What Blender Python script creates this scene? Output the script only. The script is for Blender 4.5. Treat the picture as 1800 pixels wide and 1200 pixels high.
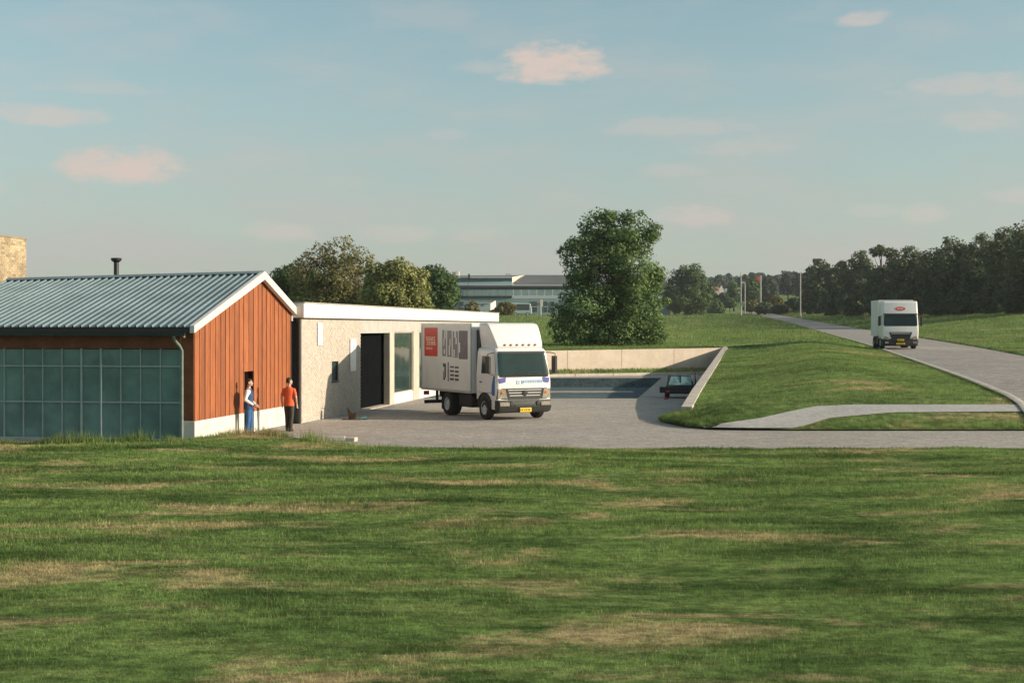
import bpy, bmesh, math, random
import numpy as np
from mathutils import Vector, Matrix

R = math.radians
rng = np.random.default_rng(7)
random.seed(7)
scene = bpy.context.scene
for o in list(bpy.data.objects):
    bpy.data.objects.remove(o, do_unlink=True)
col = scene.collection

# ------------------------------------------------------------------ camera
F = 2500.0            # focal length in photograph pixels (1800 wide)
CAMZ = 3.4
HORIZON = 575.0
cam_d = bpy.data.cameras.new('camera')
cam = bpy.data.objects.new('camera', cam_d)
col.objects.link(cam)
cam.location = (0, 0, CAMZ)
cam.rotation_euler = (R(90), 0, 0)
cam_d.sensor_width = 36
cam_d.lens = 36 * F / 1800
cam_d.shift_y = -(600 - HORIZON) / 1800
cam_d.clip_start = 0.1
cam_d.clip_end = 6000
scene.camera = cam

# ------------------------------------------------------------------ sun and sky
SUN_EL = 18.0
sun_dir = Vector((1.0, -0.17, 0)).normalized() * math.cos(R(SUN_EL)) + Vector((0, 0, math.sin(R(SUN_EL))))
sd = bpy.data.lights.new('sun', 'SUN')
sd.energy = 4.8
sd.angle = R(0.5)
sd.color = (1.0, 0.85, 0.67)
sun = bpy.data.objects.new('sun', sd)
col.objects.link(sun)
sun.location = (60, -10, 40)
sun.rotation_euler = sun_dir.to_track_quat('Z', 'Y').to_euler()

world = bpy.data.worlds.new('World')
scene.world = world
world.use_nodes = True


def build_world():
    nt = world.node_tree
    N, L = nt.nodes, nt.links
    for n in list(N):
        N.remove(n)
    out = N.new('ShaderNodeOutputWorld')
    bg = N.new('ShaderNodeBackground')
    bg.inputs['Strength'].default_value = 0.125
    L.new(bg.outputs[0], out.inputs['Surface'])
    sky = N.new('ShaderNodeTexSky')
    sky.sky_type = 'NISHITA'
    sky.sun_disc = False
    sky.sun_elevation = R(SUN_EL)
    sky.sun_rotation = math.atan2(sun_dir.x, sun_dir.y)
    sky.altitude = 50
    sky.air_density = 1.0
    sky.dust_density = 1.25
    sky.ozone_density = 0.8
    # the film's slightly faded, cool cast
    hs = N.new('ShaderNodeHueSaturation')
    hs.inputs['Saturation'].default_value = 0.78
    L.new(sky.outputs[0], hs.inputs['Color'])
    tn = N.new('ShaderNodeMixRGB')
    tn.blend_type = 'MULTIPLY'
    tn.inputs[0].default_value = 1.0
    tn.inputs[2].default_value = (.70, .845, .795, 1)
    L.new(hs.outputs[0], tn.inputs[1])

    def M(op, a, b=None, c=None):
        n = N.new('ShaderNodeMath')
        n.operation = op
        for i, v in enumerate((a, b, c)):
            if v is None:
                continue
            if isinstance(v, (int, float)):
                n.inputs[i].default_value = v
            else:
                L.new(v, n.inputs[i])
        return n.outputs[0]
    tc = N.new('ShaderNodeTexCoord')
    sx = N.new('ShaderNodeSeparateXYZ')
    L.new(tc.outputs['Generated'], sx.inputs[0])
    az = M('ARCTAN2', sx.outputs[0], sx.outputs[1])
    el = M('ARCSINE', sx.outputs[2])
    cb = N.new('ShaderNodeCombineXYZ')
    L.new(az, cb.inputs[0])
    L.new(el, cb.inputs[1])
    nz = N.new('ShaderNodeTexNoise')
    nz.inputs['Scale'].default_value = 38
    nz.inputs['Detail'].default_value = 6
    nz.inputs['Roughness'].default_value = 0.68
    mp = N.new('ShaderNodeMapping')
    mp.inputs['Scale'].default_value = (1, 2.4, 1)
    L.new(cb.outputs[0], mp.inputs[0])
    L.new(mp.outputs[0], nz.inputs['Vector'])
    ns = M('SUBTRACT', nz.outputs['Fac'], 0.5)
    clouds = [  # photo x, y, half width, half height, strength
        (975, 118, 105, 46, 1.0), (940, 104, 60, 34, .6), (870, 120, 80, 16, .3), (215, 300, 112, 36, 1.0), (165, 288, 60, 30, .8), (255, 288, 62, 30, .75),
        (80, 206, 105, 24, .6), (1520, 36, 50, 20, .6), (1700, 152, 140, 24, .45), (1790, 160, 60, 22, .4),
        (1190, 226, 140, 24, .32), (1300, 262, 110, 20, .32), (1720, 215, 80, 24, .4), (490, 412, 70, 24, .45), (690, 414, 85, 22, .3), (1220, 384, 75, 26, .5),
        (1625, 378, 42, 24, .42), (170, 156, 110, 16, .25), (1185, 302, 70, 16, .28), (780, 238, 40, 14, .22),
        (1710, 215, 40, 16, .25), (1790, 345, 60, 22, .35), (1540, 372, 60, 14, .25), (840, 415, 60, 20, .22),
        (1330, 255, 90, 20, .22), (600, 320, 60, 16, .16), (-150, 330, 140, 26, .6), (2050, 240, 150, 26, .6)]
    tot = None
    for (px, py, hw, hh, st) in clouds:
        u0 = math.atan2(px - 900, F)
        v0 = math.atan2(HORIZON - py, math.hypot(F, px - 900))
        dx = M('DIVIDE', M('SUBTRACT', az, u0), hw / F)
        dy = M('DIVIDE', M('SUBTRACT', el, v0), hh / F)
        # flat base: squeeze what lies below the cloud's middle
        dyn = M('MULTIPLY', M('MINIMUM', dy, 0.0), 1.5)
        dyp = M('MAXIMUM', dy, 0.0)
        d2 = M('ADD', M('MULTIPLY', dx, dx), M('ADD', M('MULTIPLY', dyn, dyn), M('MULTIPLY', dyp, dyp)))
        m = M('ADD', M('SUBTRACT', 1.0, d2), M('MULTIPLY', ns, 3.0))
        mr = N.new('ShaderNodeMapRange')
        mr.interpolation_type = 'SMOOTHSTEP'
        mr.inputs['From Min'].default_value = -0.3
        mr.inputs['From Max'].default_value = 1.0
        mr.inputs['To Max'].default_value = st
        L.new(m, mr.inputs['Value'])
        tot = mr.outputs[0] if tot is None else M('MAXIMUM', tot, mr.outputs[0])
    # the rest of the sky carries the same thin scattered cloud
    n2 = N.new('ShaderNodeTexNoise')
    n2.inputs['Scale'].default_value = 9
    n2.inputs['Detail'].default_value = 5
    mp2 = N.new('ShaderNodeMapping')
    mp2.inputs['Scale'].default_value = (1, 3.5, 1)
    L.new(cb.outputs[0], mp2.inputs[0])
    L.new(mp2.outputs[0], n2.inputs['Vector'])
    mr = N.new('ShaderNodeMapRange')
    mr.interpolation_type = 'SMOOTHSTEP'
    mr.inputs['From Min'].default_value = 0.42
    mr.inputs['From Max'].default_value = 0.75
    mr.inputs['To Max'].default_value = 0.22
    L.new(n2.outputs['Fac'], mr.inputs['Value'])
    tot = M('MAXIMUM', tot, mr.outputs[0])
    lowsky = N.new('ShaderNodeMapRange')
    lowsky.interpolation_type = 'SMOOTHSTEP'
    lowsky.inputs['From Min'].default_value = math.radians(15)
    lowsky.inputs['From Max'].default_value = math.radians(-1)
    lowsky.inputs['To Max'].default_value = 0.95
    L.new(el, lowsky.inputs['Value'])
    veil = M('MULTIPLY', lowsky.outputs[0], M('ADD', 0.75, M('MULTIPLY', M('SUBTRACT', n2.outputs['Fac'], 0.5), 1.2)))
    vx = N.new('ShaderNodeMixRGB')
    L.new(veil, vx.inputs[0])
    L.new(tn.outputs[0], vx.inputs[1])
    vx.inputs[2].default_value = (2.62, 2.60, 2.58, 1)
    mx = N.new('ShaderNodeMixRGB')
    L.new(tot, mx.inputs[0])
    L.new(vx.outputs[0], mx.inputs[1])
    mx.inputs[2].default_value = (3.9, 3.3, 2.95, 1)
    L.new(mx.outputs[0], bg.inputs['Color'])


build_world()
vs = scene.view_settings
vs.view_transform = 'Standard'
vs.look = 'None'
vs.gamma = 1
vs.use_curve_mapping = False
vs.exposure = 0.47


# ------------------------------------------------------------------ helpers
def PX(px, Y):
    return (px - 900) * Y / F


def PZ(py, Y):
    return CAMZ - (py - HORIZON) * Y / F


def tag(o, label=None, cat=None, group=None, kind=None):
    if label: o['label'] = label
    if cat: o['category'] = cat
    if group: o['group'] = group
    if kind: o['kind'] = kind
    return o


def thing(name, label, cat, loc=(0, 0, 0), rz=0, group=None):
    o = bpy.data.objects.new(name, None)
    o.empty_display_size = 0.3
    col.objects.link(o)
    o.location = loc
    o.rotation_euler = (0, 0, rz)
    return tag(o, label, cat, group)


def mesh_np(name, verts, faces, mats, parent=None, tint=None, smooth=False):
    """verts (n,3) array, faces (m,k) array with k fixed"""
    me = bpy.data.meshes.new(name)
    v = np.asarray(verts, np.float32)
    f = np.asarray(faces, np.int32)
    m, k = f.shape
    me.vertices.add(len(v))
    me.vertices.foreach_set('co', v.ravel())
    me.loops.add(m * k)
    me.loops.foreach_set('vertex_index', f.ravel())
    me.polygons.add(m)
    me.polygons.foreach_set('loop_start', np.arange(0, m * k, k, dtype=np.int32))
    me.polygons.foreach_set('loop_total', np.full(m, k, np.int32))
    if smooth:
        me.polygons.foreach_set('use_smooth', np.ones(m, bool))
    me.update(calc_edges=True)
    if tint is not None:
        a = me.attributes.new('tint', 'FLOAT', 'FACE')
        a.data.foreach_set('value', np.asarray(tint, np.float32))
    for mt in (mats if isinstance(mats, (list, tuple)) else [mats]):
        me.materials.append(mt)
    o = bpy.data.objects.new(name, me)
    col.objects.link(o)
    if parent: o.parent = parent
    return o


class MB:
    def __init__(s):
        s.v, s.f, s.m, s.t = [], [], [], []

    def add(s, vs_, fs, mi=0, t=0.5):
        b = len(s.v)
        s.v += [tuple(p) for p in vs_]
        for f in fs:
            s.f.append(tuple(i + b for i in f))
            s.m.append(mi)
            s.t.append(t)
        return s

    def box(s, x0, x1, y0, y1, z0, z1, mi=0, t=0.5):
        if x1 < x0: x0, x1 = x1, x0
        if y1 < y0: y0, y1 = y1, y0
        if z1 < z0: z0, z1 = z1, z0
        vs_ = [(x0, y0, z0), (x1, y0, z0), (x1, y1, z0), (x0, y1, z0), (x0, y0, z1), (x1, y0, z1), (x1, y1, z1), (x0, y1, z1)]
        return s.add(vs_, [(0, 3, 2, 1), (4, 5, 6, 7), (0, 1, 5, 4), (1, 2, 6, 5), (2, 3, 7, 6), (3, 0, 4, 7)], mi, t)

    def beam(s, p, q, w, h, mi=0, up=(0, 0, 1)):
        p, q = Vector(p), Vector(q)
        d = (q - p).normalized()
        u = Vector(up)
        if abs(d.dot(u)) > 0.98: u = Vector((1, 0, 0))
        a = d.cross(u).normalized() * (w / 2)
        b = a.cross(d).normalized() * (h / 2)
        vs_ = [p - a - b, p + a - b, p + a + b, p - a + b, q - a - b, q + a - b, q + a + b, q - a + b]
        return s.add(vs_, [(0, 1, 2, 3), (7, 6, 5, 4), (0, 4, 5, 1), (1, 5, 6, 2), (2, 6, 7, 3), (3, 7, 4, 0)], mi)

    def prism(s, poly, fn, d0, d1, mi=0, t=0.5):
        """poly: 2d points; fn(u, v, d) -> 3d"""
        n = len(poly)
        vs_ = [fn(u, v, d0) for u, v in poly] + [fn(u, v, d1) for u, v in poly]
        fs = [tuple(range(n)), tuple(range(2 * n - 1, n - 1, -1))]
        fs += [(i, i + n, (i + 1) % n + n, (i + 1) % n) for i in range(n)]
        return s.add(vs_, fs, mi, t)

    def tube(s, pts, r, n=8, mi=0, r1=None):
        pts = [Vector(p) for p in pts]
        k = len(pts)
        rr = list(r) if isinstance(r, (list, tuple)) else [r + ((r1 if r1 is not None else r) - r) * i / max(1, k - 1) for i in range(k)]
        vs_, prev = [], None
        for i, p in enumerate(pts):
            d = (pts[min(i + 1, k - 1)] - pts[max(i - 1, 0)]).normalized()
            if prev is None:
                a = d.orthogonal().normalized()
            else:
                a = (prev - d * prev.dot(d)).normalized()
            prev = a
            b = d.cross(a)
            for j in range(n):
                th = 2 * math.pi * j / n
                vs_.append(p + (a * math.cos(th) + b * math.sin(th)) * rr[i])
        fs = []
        for i in range(k - 1):
            for j in range(n):
                fs.append((i * n + j, i * n + (j + 1) % n, (i + 1) * n + (j + 1) % n, (i + 1) * n + j))
        fs.append(tuple(range(n - 1, -1, -1)))
        fs.append(tuple(range((k - 1) * n, k * n)))
        return s.add(vs_, fs, mi)

    def capsule(s, p, q, r0, r1, n=10):
        p, q = Vector(p), Vector(q)
        d = (q - p).normalized()
        pts, rr = [], []
        for a in (80, 55, 28):
            pts.append(p - d * r0 * math.sin(R(a))); rr.append(r0 * math.cos(R(a)))
        pts.append(p); rr.append(r0)
        pts.append(q); rr.append(r1)
        for a in (28, 55, 80):
            pts.append(q + d * r1 * math.sin(R(a))); rr.append(r1 * math.cos(R(a)))
        return s.tube(pts, rr, n)

    def lathe(s, prof, origin, axis, n=20, mi=0, cap=True):
        o, ax = Vector(origin), Vector(axis).normalized()
        a = ax.orthogonal().normalized()
        b = ax.cross(a)
        vs_, fs = [], []
        for (r, h) in prof:
            for j in range(n):
                th = 2 * math.pi * j / n
                vs_.append(o + ax * h + (a * math.cos(th) + b * math.sin(th)) * r)
        k = len(prof)
        for i in range(k - 1):
            for j in range(n):
                fs.append((i * n + j, i * n + (j + 1) % n, (i + 1) * n + (j + 1) % n, (i + 1) * n + j))
        if cap:
            fs.append(tuple(range(n - 1, -1, -1)))
            fs.append(tuple(range((k - 1) * n, k * n)))
        return s.add(vs_, fs, mi)

    def loft(s, rings, mi=0, cap=True):
        n = len(rings[0])
        vs_ = [p for r_ in rings for p in r_]
        fs = []
        for i in range(len(rings) - 1):
            for j in range(n):
                fs.append((i * n + j, i * n + (j + 1) % n, (i + 1) * n + (j + 1) % n, (i + 1) * n + j))
        if cap:
            fs.append(tuple(range(n - 1, -1, -1)))
            fs.append(tuple(range((len(rings) - 1) * n, len(rings) * n)))
        return s.add(vs_, fs, mi)

    def sheet(s, rows, mi=0):
        """open grid, rows of equal length"""
        n = len(rows[0])
        vs_ = [p for r_ in rows for p in r_]
        fs = [(i * n + j, i * n + j + 1, (i + 1) * n + j + 1, (i + 1) * n + j) for i in range(len(rows) - 1) for j in range(n - 1)]
        return s.add(vs_, fs, mi)

    def build(s, name, mats, parent=None, smooth=False, bevel=0.0, tint=False, fix=True):
        me = bpy.data.meshes.new(name)
        me.from_pydata(s.v, [], s.f)
        mats = mats if isinstance(mats, (list, tuple)) else [mats]
        for m in mats: me.materials.append(m)
        me.polygons.foreach_set('material_index', s.m)
        if tint:
            a = me.attributes.new('tint', 'FLOAT', 'FACE')
            a.data.foreach_set('value', s.t)
        if fix:
            bm = bmesh.new(); bm.from_mesh(me)
            bmesh.ops.recalc_face_normals(bm, faces=bm.faces)
            bm.to_mesh(me); bm.free()
        if smooth:
            me.polygons.foreach_set('use_smooth', [True] * len(me.polygons))
            me.set_sharp_from_angle(angle=R(40))
        o = bpy.data.objects.new(name, me)
        col.objects.link(o)
        if parent: o.parent = parent
        if bevel:
            b = o.modifiers.new('bevel', 'BEVEL')
            b.width = bevel; b.segments = 2; b.limit_method = 'ANGLE'; b.angle_limit = R(40)
        return o


def dup(o, parent=None, loc=None):
    c = o.copy()
    col.objects.link(c)
    c.parent = parent
    if loc is not None: c.location = loc
    return c


# ------------------------------------------------------------------ materials
def base_mat(name):
    m = bpy.data.materials.new(name)
    m.use_nodes = True
    nt = m.node_tree
    return m, nt, nt.nodes['Principled BSDF']


def mixrgb(nt, bt, fac, a, b):
    n = nt.nodes.new('ShaderNodeMixRGB')
    n.blend_type = bt
    for i, v in enumerate((fac, a, b)):
        if isinstance(v, (int, float)):
            n.inputs[i].default_value = v
        elif isinstance(v, (tuple, list)):
            n.inputs[i].default_value = (*v[:3], 1)
        else:
            nt.links.new(v, n.inputs[i])
    return n.outputs[0]


def noise(nt, scale, detail=4, rough=.55, stretch=None, coord='Object', dist=0.0):
    n = nt.nodes.new('ShaderNodeTexNoise')
    n.inputs['Scale'].default_value = scale
    n.inputs['Detail'].default_value = detail
    n.inputs['Roughness'].default_value = rough
    n.inputs['Distortion'].default_value = dist
    if coord == 'World':
        g = nt.nodes.new('ShaderNodeNewGeometry').outputs['Position']
    else:
        g = nt.nodes.new('ShaderNodeTexCoord').outputs[coord]
    if stretch:
        mp = nt.nodes.new('ShaderNodeMapping')
        mp.inputs['Scale'].default_value = stretch
        nt.links.new(g, mp.inputs[0])
        g = mp.outputs[0]
    nt.links.new(g, n.inputs['Vector'])
    return n.outputs['Fac']


def ramp(nt, fac, lo, hi, a=0.0, b=1.0):
    n = nt.nodes.new('ShaderNodeMapRange')
    n.interpolation_type = 'SMOOTHSTEP'
    n.inputs['From Min'].default_value = lo
    n.inputs['From Max'].default_value = hi
    n.inputs['To Min'].default_value = a
    n.inputs['To Max'].default_value = b
    nt.links.new(fac, n.inputs['Value'])
    return n.outputs[0]


def bump(nt, bsdf, fac, strength, dist=0.01):
    b = nt.nodes.new('ShaderNodeBump')
    b.inputs['Strength'].default_value = strength
    b.inputs['Distance'].default_value = dist
    nt.links.new(fac, b.inputs['Height'])
    nt.links.new(b.outputs[0], bsdf.inputs['Normal'])


def mat(name, c, rough=.6, var=.18, scale=2.5, fine=0.0, fscale=40, bmp=0.0, metal=0.0, spec=.5, tint=0.0, stretch=None, dirt=None, coat=0.0):
    m, nt, p = base_mat(name)
    n1 = noise(nt, scale, 5, .6, stretch)
    lo = tuple(x * (1 - var) for x in c)
    hi = tuple(min(1, x * (1 + var)) for x in c)
    out = mixrgb(nt, 'MIX', ramp(nt, n1, .3, .7), lo, hi)
    if fine:
        n2 = noise(nt, fscale, 3, .7, stretch)
        out = mixrgb(nt, 'MULTIPLY', 1.0, out, mixrgb(nt, 'MIX', ramp(nt, n2, .3, .7), (1 - fine,) * 3, (1 + fine * .6,) * 3))
    if tint:
        a = nt.nodes.new('ShaderNodeAttribute')
        a.attribute_name = 'tint'
        out = mixrgb(nt, 'MULTIPLY', 1.0, out, mixrgb(nt, 'MIX', a.outputs['Fac'], (1 - tint,) * 3, (1 + tint,) * 3))
    if dirt:
        n3 = noise(nt, dirt[1], 6, .65, dirt[3] if len(dirt) > 3 else None)
        out = mixrgb(nt, 'MIX', ramp(nt, n3, .52, .75, 0, dirt[2]), out, dirt[0])
    nt.links.new(out, p.inputs['Base Color'])
    p.inputs['Roughness'].default_value = rough
    p.inputs['Metallic'].default_value = metal
    p.inputs['Specular IOR Level'].default_value = spec
    if coat: p.inputs['Coat Weight'].default_value = coat
    if bmp:
        bump(nt, p, noise(nt, fscale, 4, .65, stretch), bmp, .01)
    return m


def grass_mat(name, blade=False, dry=0.69, along=(.42, 1.0, 1.0), scale=.6, green=((.062, .118, .030), (.200, .300, .085))):
    """turf that is green, dark green and straw in patches drawn out along the line of travel"""
    m, nt, p = base_mat(name)
    n1 = noise(nt, scale * 1.1, 6, .62, along, 'World')
    n2 = noise(nt, scale * .85, 6, .66, (along[0] * 1.15, along[1], 1), 'World', .4)
    n3 = noise(nt, scale * 9, 3, .6, (along[0] * 1.8, 1, 1), 'World')
    n4 = noise(nt, 1.6 * scale, 5, .7, (along[0] * .9, 1.3, 1), 'World', .3)
    c = mixrgb(nt, 'MIX', ramp(nt, n1, .34, .62), green[0], green[1])
    c = mixrgb(nt, 'MIX', ramp(nt, n4, .50, .66, 0, .7), c, (.255, .315, .105))
    c = mixrgb(nt, 'MIX', ramp(nt, n2, .66 - .20 * dry, .76 - .18 * dry, 0, .9), c, (.48, .385, .20))
    c = mixrgb(nt, 'MULTIPLY', 1.0, c, mixrgb(nt, 'MIX', ramp(nt, n3, .3, .7), (.62,) * 3, (1.3,) * 3))
    nd = noise(nt, scale * .9, 5, .6, (along[0] * .7, 1.2, 1), 'World', .6)
    c = mixrgb(nt, 'MULTIPLY', ramp(nt, nd, .50, .66, 0, .75), c, (.46, .52, .44))
    if blade:
        a = nt.nodes.new('ShaderNodeAttribute'); a.attribute_name = 'tint'
        c = mixrgb(nt, 'MIX', ramp(nt, a.outputs['Fac'], .88, .92, 0, .5), c, (.33, .28, .13))
        c = mixrgb(nt, 'MULTIPLY', 1.0, c, mixrgb(nt, 'MIX', a.outputs['Fac'], (.82,) * 3, (1.2,) * 3))
        p.inputs['Roughness'].default_value = .75
        p.inputs['Specular IOR Level'].default_value = .1
        tr = nt.nodes.new('ShaderNodeBsdfTranslucent')
        nt.links.new(c, tr.inputs[0])
        mx = nt.nodes.new('ShaderNodeMixShader'); mx.inputs[0].default_value = .35
        nt.links.new(p.outputs[0], mx.inputs[1]); nt.links.new(tr.outputs[0], mx.inputs[2])
        nt.links.new(mx.outputs[0], nt.nodes['Material Output'].inputs[0])
    else:
        p.inputs['Roughness'].default_value = .95
        p.inputs['Specular IOR Level'].default_value = .05
        bump(nt, p, noise(nt, 14, 5, .75, None, 'World'), 1.0, .12)
    nt.links.new(c, p.inputs['Base Color'])
    return m


def leaf_mat(name, dark, light, dry=None):
    m, nt, p = base_mat(name)
    a = nt.nodes.new('ShaderNodeAttribute'); a.attribute_name = 'tint'
    c = mixrgb(nt, 'MIX', a.outputs['Fac'], dark, light)
    n1 = noise(nt, .45, 3, .6)
    if dry:
        c = mixrgb(nt, 'MIX', ramp(nt, n1, .5, .68, 0, .7), c, dry)
    p.inputs['Roughness'].default_value = .7
    p.inputs['Specular IOR Level'].default_value = .12
    nt.links.new(c, p.inputs['Base Color'])
    tr = nt.nodes.new('ShaderNodeBsdfTranslucent')
    nt.links.new(c, tr.inputs[0])
    mx = nt.nodes.new('ShaderNodeMixShader'); mx.inputs[0].default_value = .3
    nt.links.new(p.outputs[0], mx.inputs[1]); nt.links.new(tr.outputs[0], mx.inputs[2])
    nt.links.new(mx.outputs[0], nt.nodes['Material Output'].inputs[0])
    return m


def gravel_mat(name, c, c2):
    m, nt, p = base_mat(name)
    n1 = noise(nt, .35, 5, .6, (.5, 1, 1), 'World')
    n2 = noise(nt, 9, 5, .85, None, 'World')
    n3 = noise(nt, 4.2, 6, .75, (.4, .7, 1), 'World')
    k = mixrgb(nt, 'MIX', ramp(nt, n1, .3, .7), c, c2)
    k = mixrgb(nt, 'MULTIPLY', 1.0, k, mixrgb(nt, 'MIX', ramp(nt, n3, .3, .7), (.74,) * 3, (1.18,) * 3))
    k = mixrgb(nt, 'MULTIPLY', 1.0, k, mixrgb(nt, 'MIX', ramp(nt, n2, .3, .7), (.55,) * 3, (1.4,) * 3))
    nt.links.new(k, p.inputs['Base Color'])
    p.inputs['Roughness'].default_value = .92
    p.inputs['Specular IOR Level'].default_value = .15
    bump(nt, p, n2, .5, .03)
    return m


def glass_mat(name, c, rough=.08, spec=.7):
    m, nt, p = base_mat(name)
    n1 = noise(nt, .9, 4, .6)
    k = mixrgb(nt, 'MIX', ramp(nt, n1, .3, .7), tuple(x * .75 for x in c), tuple(x * 1.25 for x in c))
    nt.links.new(k, p.inputs['Base Color'])
    p.inputs['Roughness'].default_value = rough
    p.inputs['Specular IOR Level'].default_value = spec
    bump(nt, p, noise(nt, 2.2, 2, .5), .06, .05)
    return m


MT = {}
MT['turf'] = grass_mat('turf')
MT['blade'] = grass_mat('grass_blade', True)
MT['lawn'] = grass_mat('lawn', False, .52, (.6, 1, 1), .30, ((.110, .175, .050), (.205, .300, .092)))
MT['lawn_blade'] = grass_mat('lawn_blade', True, .54, (.6, 1, 1), .30, ((.110, .175, .050), (.205, .300, .092)))
MT['yard'] = gravel_mat('yard_gravel', (.345, .312, .272), (.405, .366, .322))
MT['asphalt'] = gravel_mat('road_asphalt', (.30, .272, .245), (.345, .315, .285))
MT['path'] = mat('path_concrete', (.38, .365, .34), .9, .08, .6, .16, 6, .2)
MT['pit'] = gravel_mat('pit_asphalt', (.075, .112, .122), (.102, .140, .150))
MT['concrete'] = mat('concrete', (.50, .44, .37), .85, .12, 1.5, .18, 24, .4, dirt=((.25, .23, .19), .8, .6))
MT['tan'] = mat('tan_concrete', (.60, .495, .39), .85, .07, 1.5, .14, 24, .4, dirt=((.40, .33, .25), .7, .45))
MT['concrete_grey'] = mat('concrete_grey', (.38, .36, .33), .85, .15, 1.5, .18, 24, .4)
MT['plinth'] = mat('plinth_render', (.58, .55, .50), .85, .08, 1.2, .1, 30, .3, dirt=((.33, .30, .22), 1.6, .6))
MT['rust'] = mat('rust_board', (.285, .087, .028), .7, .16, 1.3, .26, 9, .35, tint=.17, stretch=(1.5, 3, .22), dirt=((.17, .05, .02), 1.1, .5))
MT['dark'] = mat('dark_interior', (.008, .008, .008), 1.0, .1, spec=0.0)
MT['rust_shaded'] = mat('shaded_rust', (.17, .055, .022), .75, .2, 2, .2, 12, .2)  # darker copy of the rust boards, shade of the front put into the colour
MT['roof'] = mat('roof_steel', (.20, .265, .28), .42, .13, .8, .12, 18, .05, .25, dirt=((.17, .21, .21), .7, .5, (1, .3, 1)))
MT['trim'] = mat('pale_trim', (.60, .575, .535), .5, .06, 2, .05, 20)
MT['gutter'] = mat('dark_gutter', (.030, .040, .043), .5, .2)
MT['teal_band'] = mat('teal_band', (.035, .060, .068), .6, .2, 3)
MT['panel'] = glass_mat('teal_panel', (.125, .225, .20), .34, .35)
MT['mullion'] = mat('mullion', (.30, .38, .385), .45, .1, 3, metal=.2)
MT['pipe'] = mat('green_pipe', (.13, .17, .15), .5, .2, 6)
MT['black'] = mat('black_paint', (.013, .013, .013), .45, .2, 5)
MT['brick'] = mat('pale_brick', (.465, .41, .345), .9, .04, 1.1, .07, 60, .2, tint=.09, dirt=((.43, .38, .315), .6, .3))
MT['mortar'] = mat('mortar', (.35, .305, .255), .95, .1, 3)
MT['tower_brick'] = mat('tower_brick', (.37, .285, .175), .95, .22, .9, .25, 30, .4, tint=.3, dirt=((.20, .15, .09), .7, .7))
MT['fascia'] = mat('white_fascia', (.66, .625, .58), .6, .04, 1.2, .03, 20, dirt=((.6, .56, .49), .8, .5, (1, .4, 3)))
MT['lintel'] = mat('lintel', (.40, .385, .35), .8, .08, 2, .12, 30)
MT['pillar'] = mat('pillar', (.47, .405, .325), .8, .08, 2, .1, 30)
MT['door'] = mat('dark_door', (.006, .007, .0075), 1.0, .2, 3, spec=0.0)
MT['win'] = glass_mat('wing_glass', (.030, .050, .045), .05, .8)
MT['sign'] = mat('sign_white', (.80, .78, .75), .5, .03)
MT['grey_ink'] = mat('grey_ink', (.38, .40, .45), .6, .05)
MT['white'] = mat('white_paint', (.70, .69, .675), .32, .04, 1.2, .02, 25, coat=.3, dirt=((.62, .58, .52), 1.6, .35))
MT['box'] = mat('box_panel', (.70, .70, .67), .42, .05, .9, .03, 25, dirt=((.50, .49, .45), 1.1, .5, (1, 1, .35)))
MT['box_trim'] = mat('box_trim', (.55, .56, .55), .4, .06, 3, metal=.5)
MT['red'] = mat('red_print', (.58, .055, .035), .5, .12, 2)
MT['cream'] = mat('cream_print', (.75, .60, .48), .5, .05)
MT['purple'] = mat('grey_print', (.235, .215, .235), .5, .12, 3)
MT['purple_dk'] = mat('dark_grey_print', (.14, .125, .145), .5, .15, 3)
MT['ink'] = mat('black_print', (.045, .050, .052), .5, .15, 3)
MT['blue'] = mat('blue_print', (.035, .13, .40), .4, .08)
MT['navy'] = mat('violet_blue_print', (.05, .045, .27), .4, .08)
MT['pale_blue'] = mat('pale_blue_print', (.30, .48, .68), .4, .08)
MT['wscreen'] = glass_mat('windscreen', (.008, .022, .020), .10, .38)
MT['rubber'] = mat('rubber', (.014, .013, .012), .85, .2, 8, .2, 40)
MT['bumper'] = mat('bumper_plastic', (.015, .0165, .015), .6, .15, 4, dirt=((.04, .037, .032), 2, .5))
MT['chassis'] = mat('chassis', (.014, .014, .014), .7, .3, 4)
MT['chrome'] = mat('slat_metal', (.54, .53, .51), .3, .05, metal=.1)
MT['rim'] = mat('wheel_rim', (.46, .52, .52), .5, .15, 6)
MT['lamp'] = mat('lamp_lens', (.30, .265, .21), .12, .4, 18, spec=.8)
MT['amber'] = mat('amber_lens', (.55, .17, .03), .2, .1)
MT['yellow'] = mat('plate_yellow', (.75, .50, .02), .45, .05)
MT['red_lens'] = mat('red_lens', (.45, .03, .025), .3, .1)
MT['skin'] = mat('skin', (.50, .30, .215), .55, .06, 8)
MT['hair'] = mat('hair', (.014, .010, .008), .6, .3, 30)
MT['navy_cloth'] = mat('navy_cloth', (.025, .060, .155), .85, .2, 6, .1, 60, .2)
MT['blue_cloth'] = mat('blue_cloth', (.026, .095, .235), .85, .2, 6, .1, 60, .2)
MT['white_cloth'] = mat('white_cloth', (.66, .63, .62), .85, .06, 6)
MT['red_cloth'] = mat('red_cloth', (.72, .11, .035), .8, .12, 5, .08, 60, .2)
MT['dark_cloth'] = mat('dark_trousers', (.045, .038, .026), .85, .2, 6)
MT['shoe'] = mat('shoe', (.02, .018, .016), .6, .2)
MT['bark'] = mat('bark', (.10, .075, .05), .95, .25, 2, .3, 10, .5)
MT['pole'] = mat('pale_pole', (.42, .41, .375), .6, .08)
MT['ind_wall'] = mat('teal_cladding', (.21, .30, .295), .6, .12, .08, .1, 1.2)
MT['ind_dark'] = mat('dark_cladding', (.075, .125, .135), .6, .15, .08, .1, 1.2)
MT['ind_roof'] = mat('dark_roofing', (.115, .115, .115), .85, .15, .1, .12, 1.5)
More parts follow.
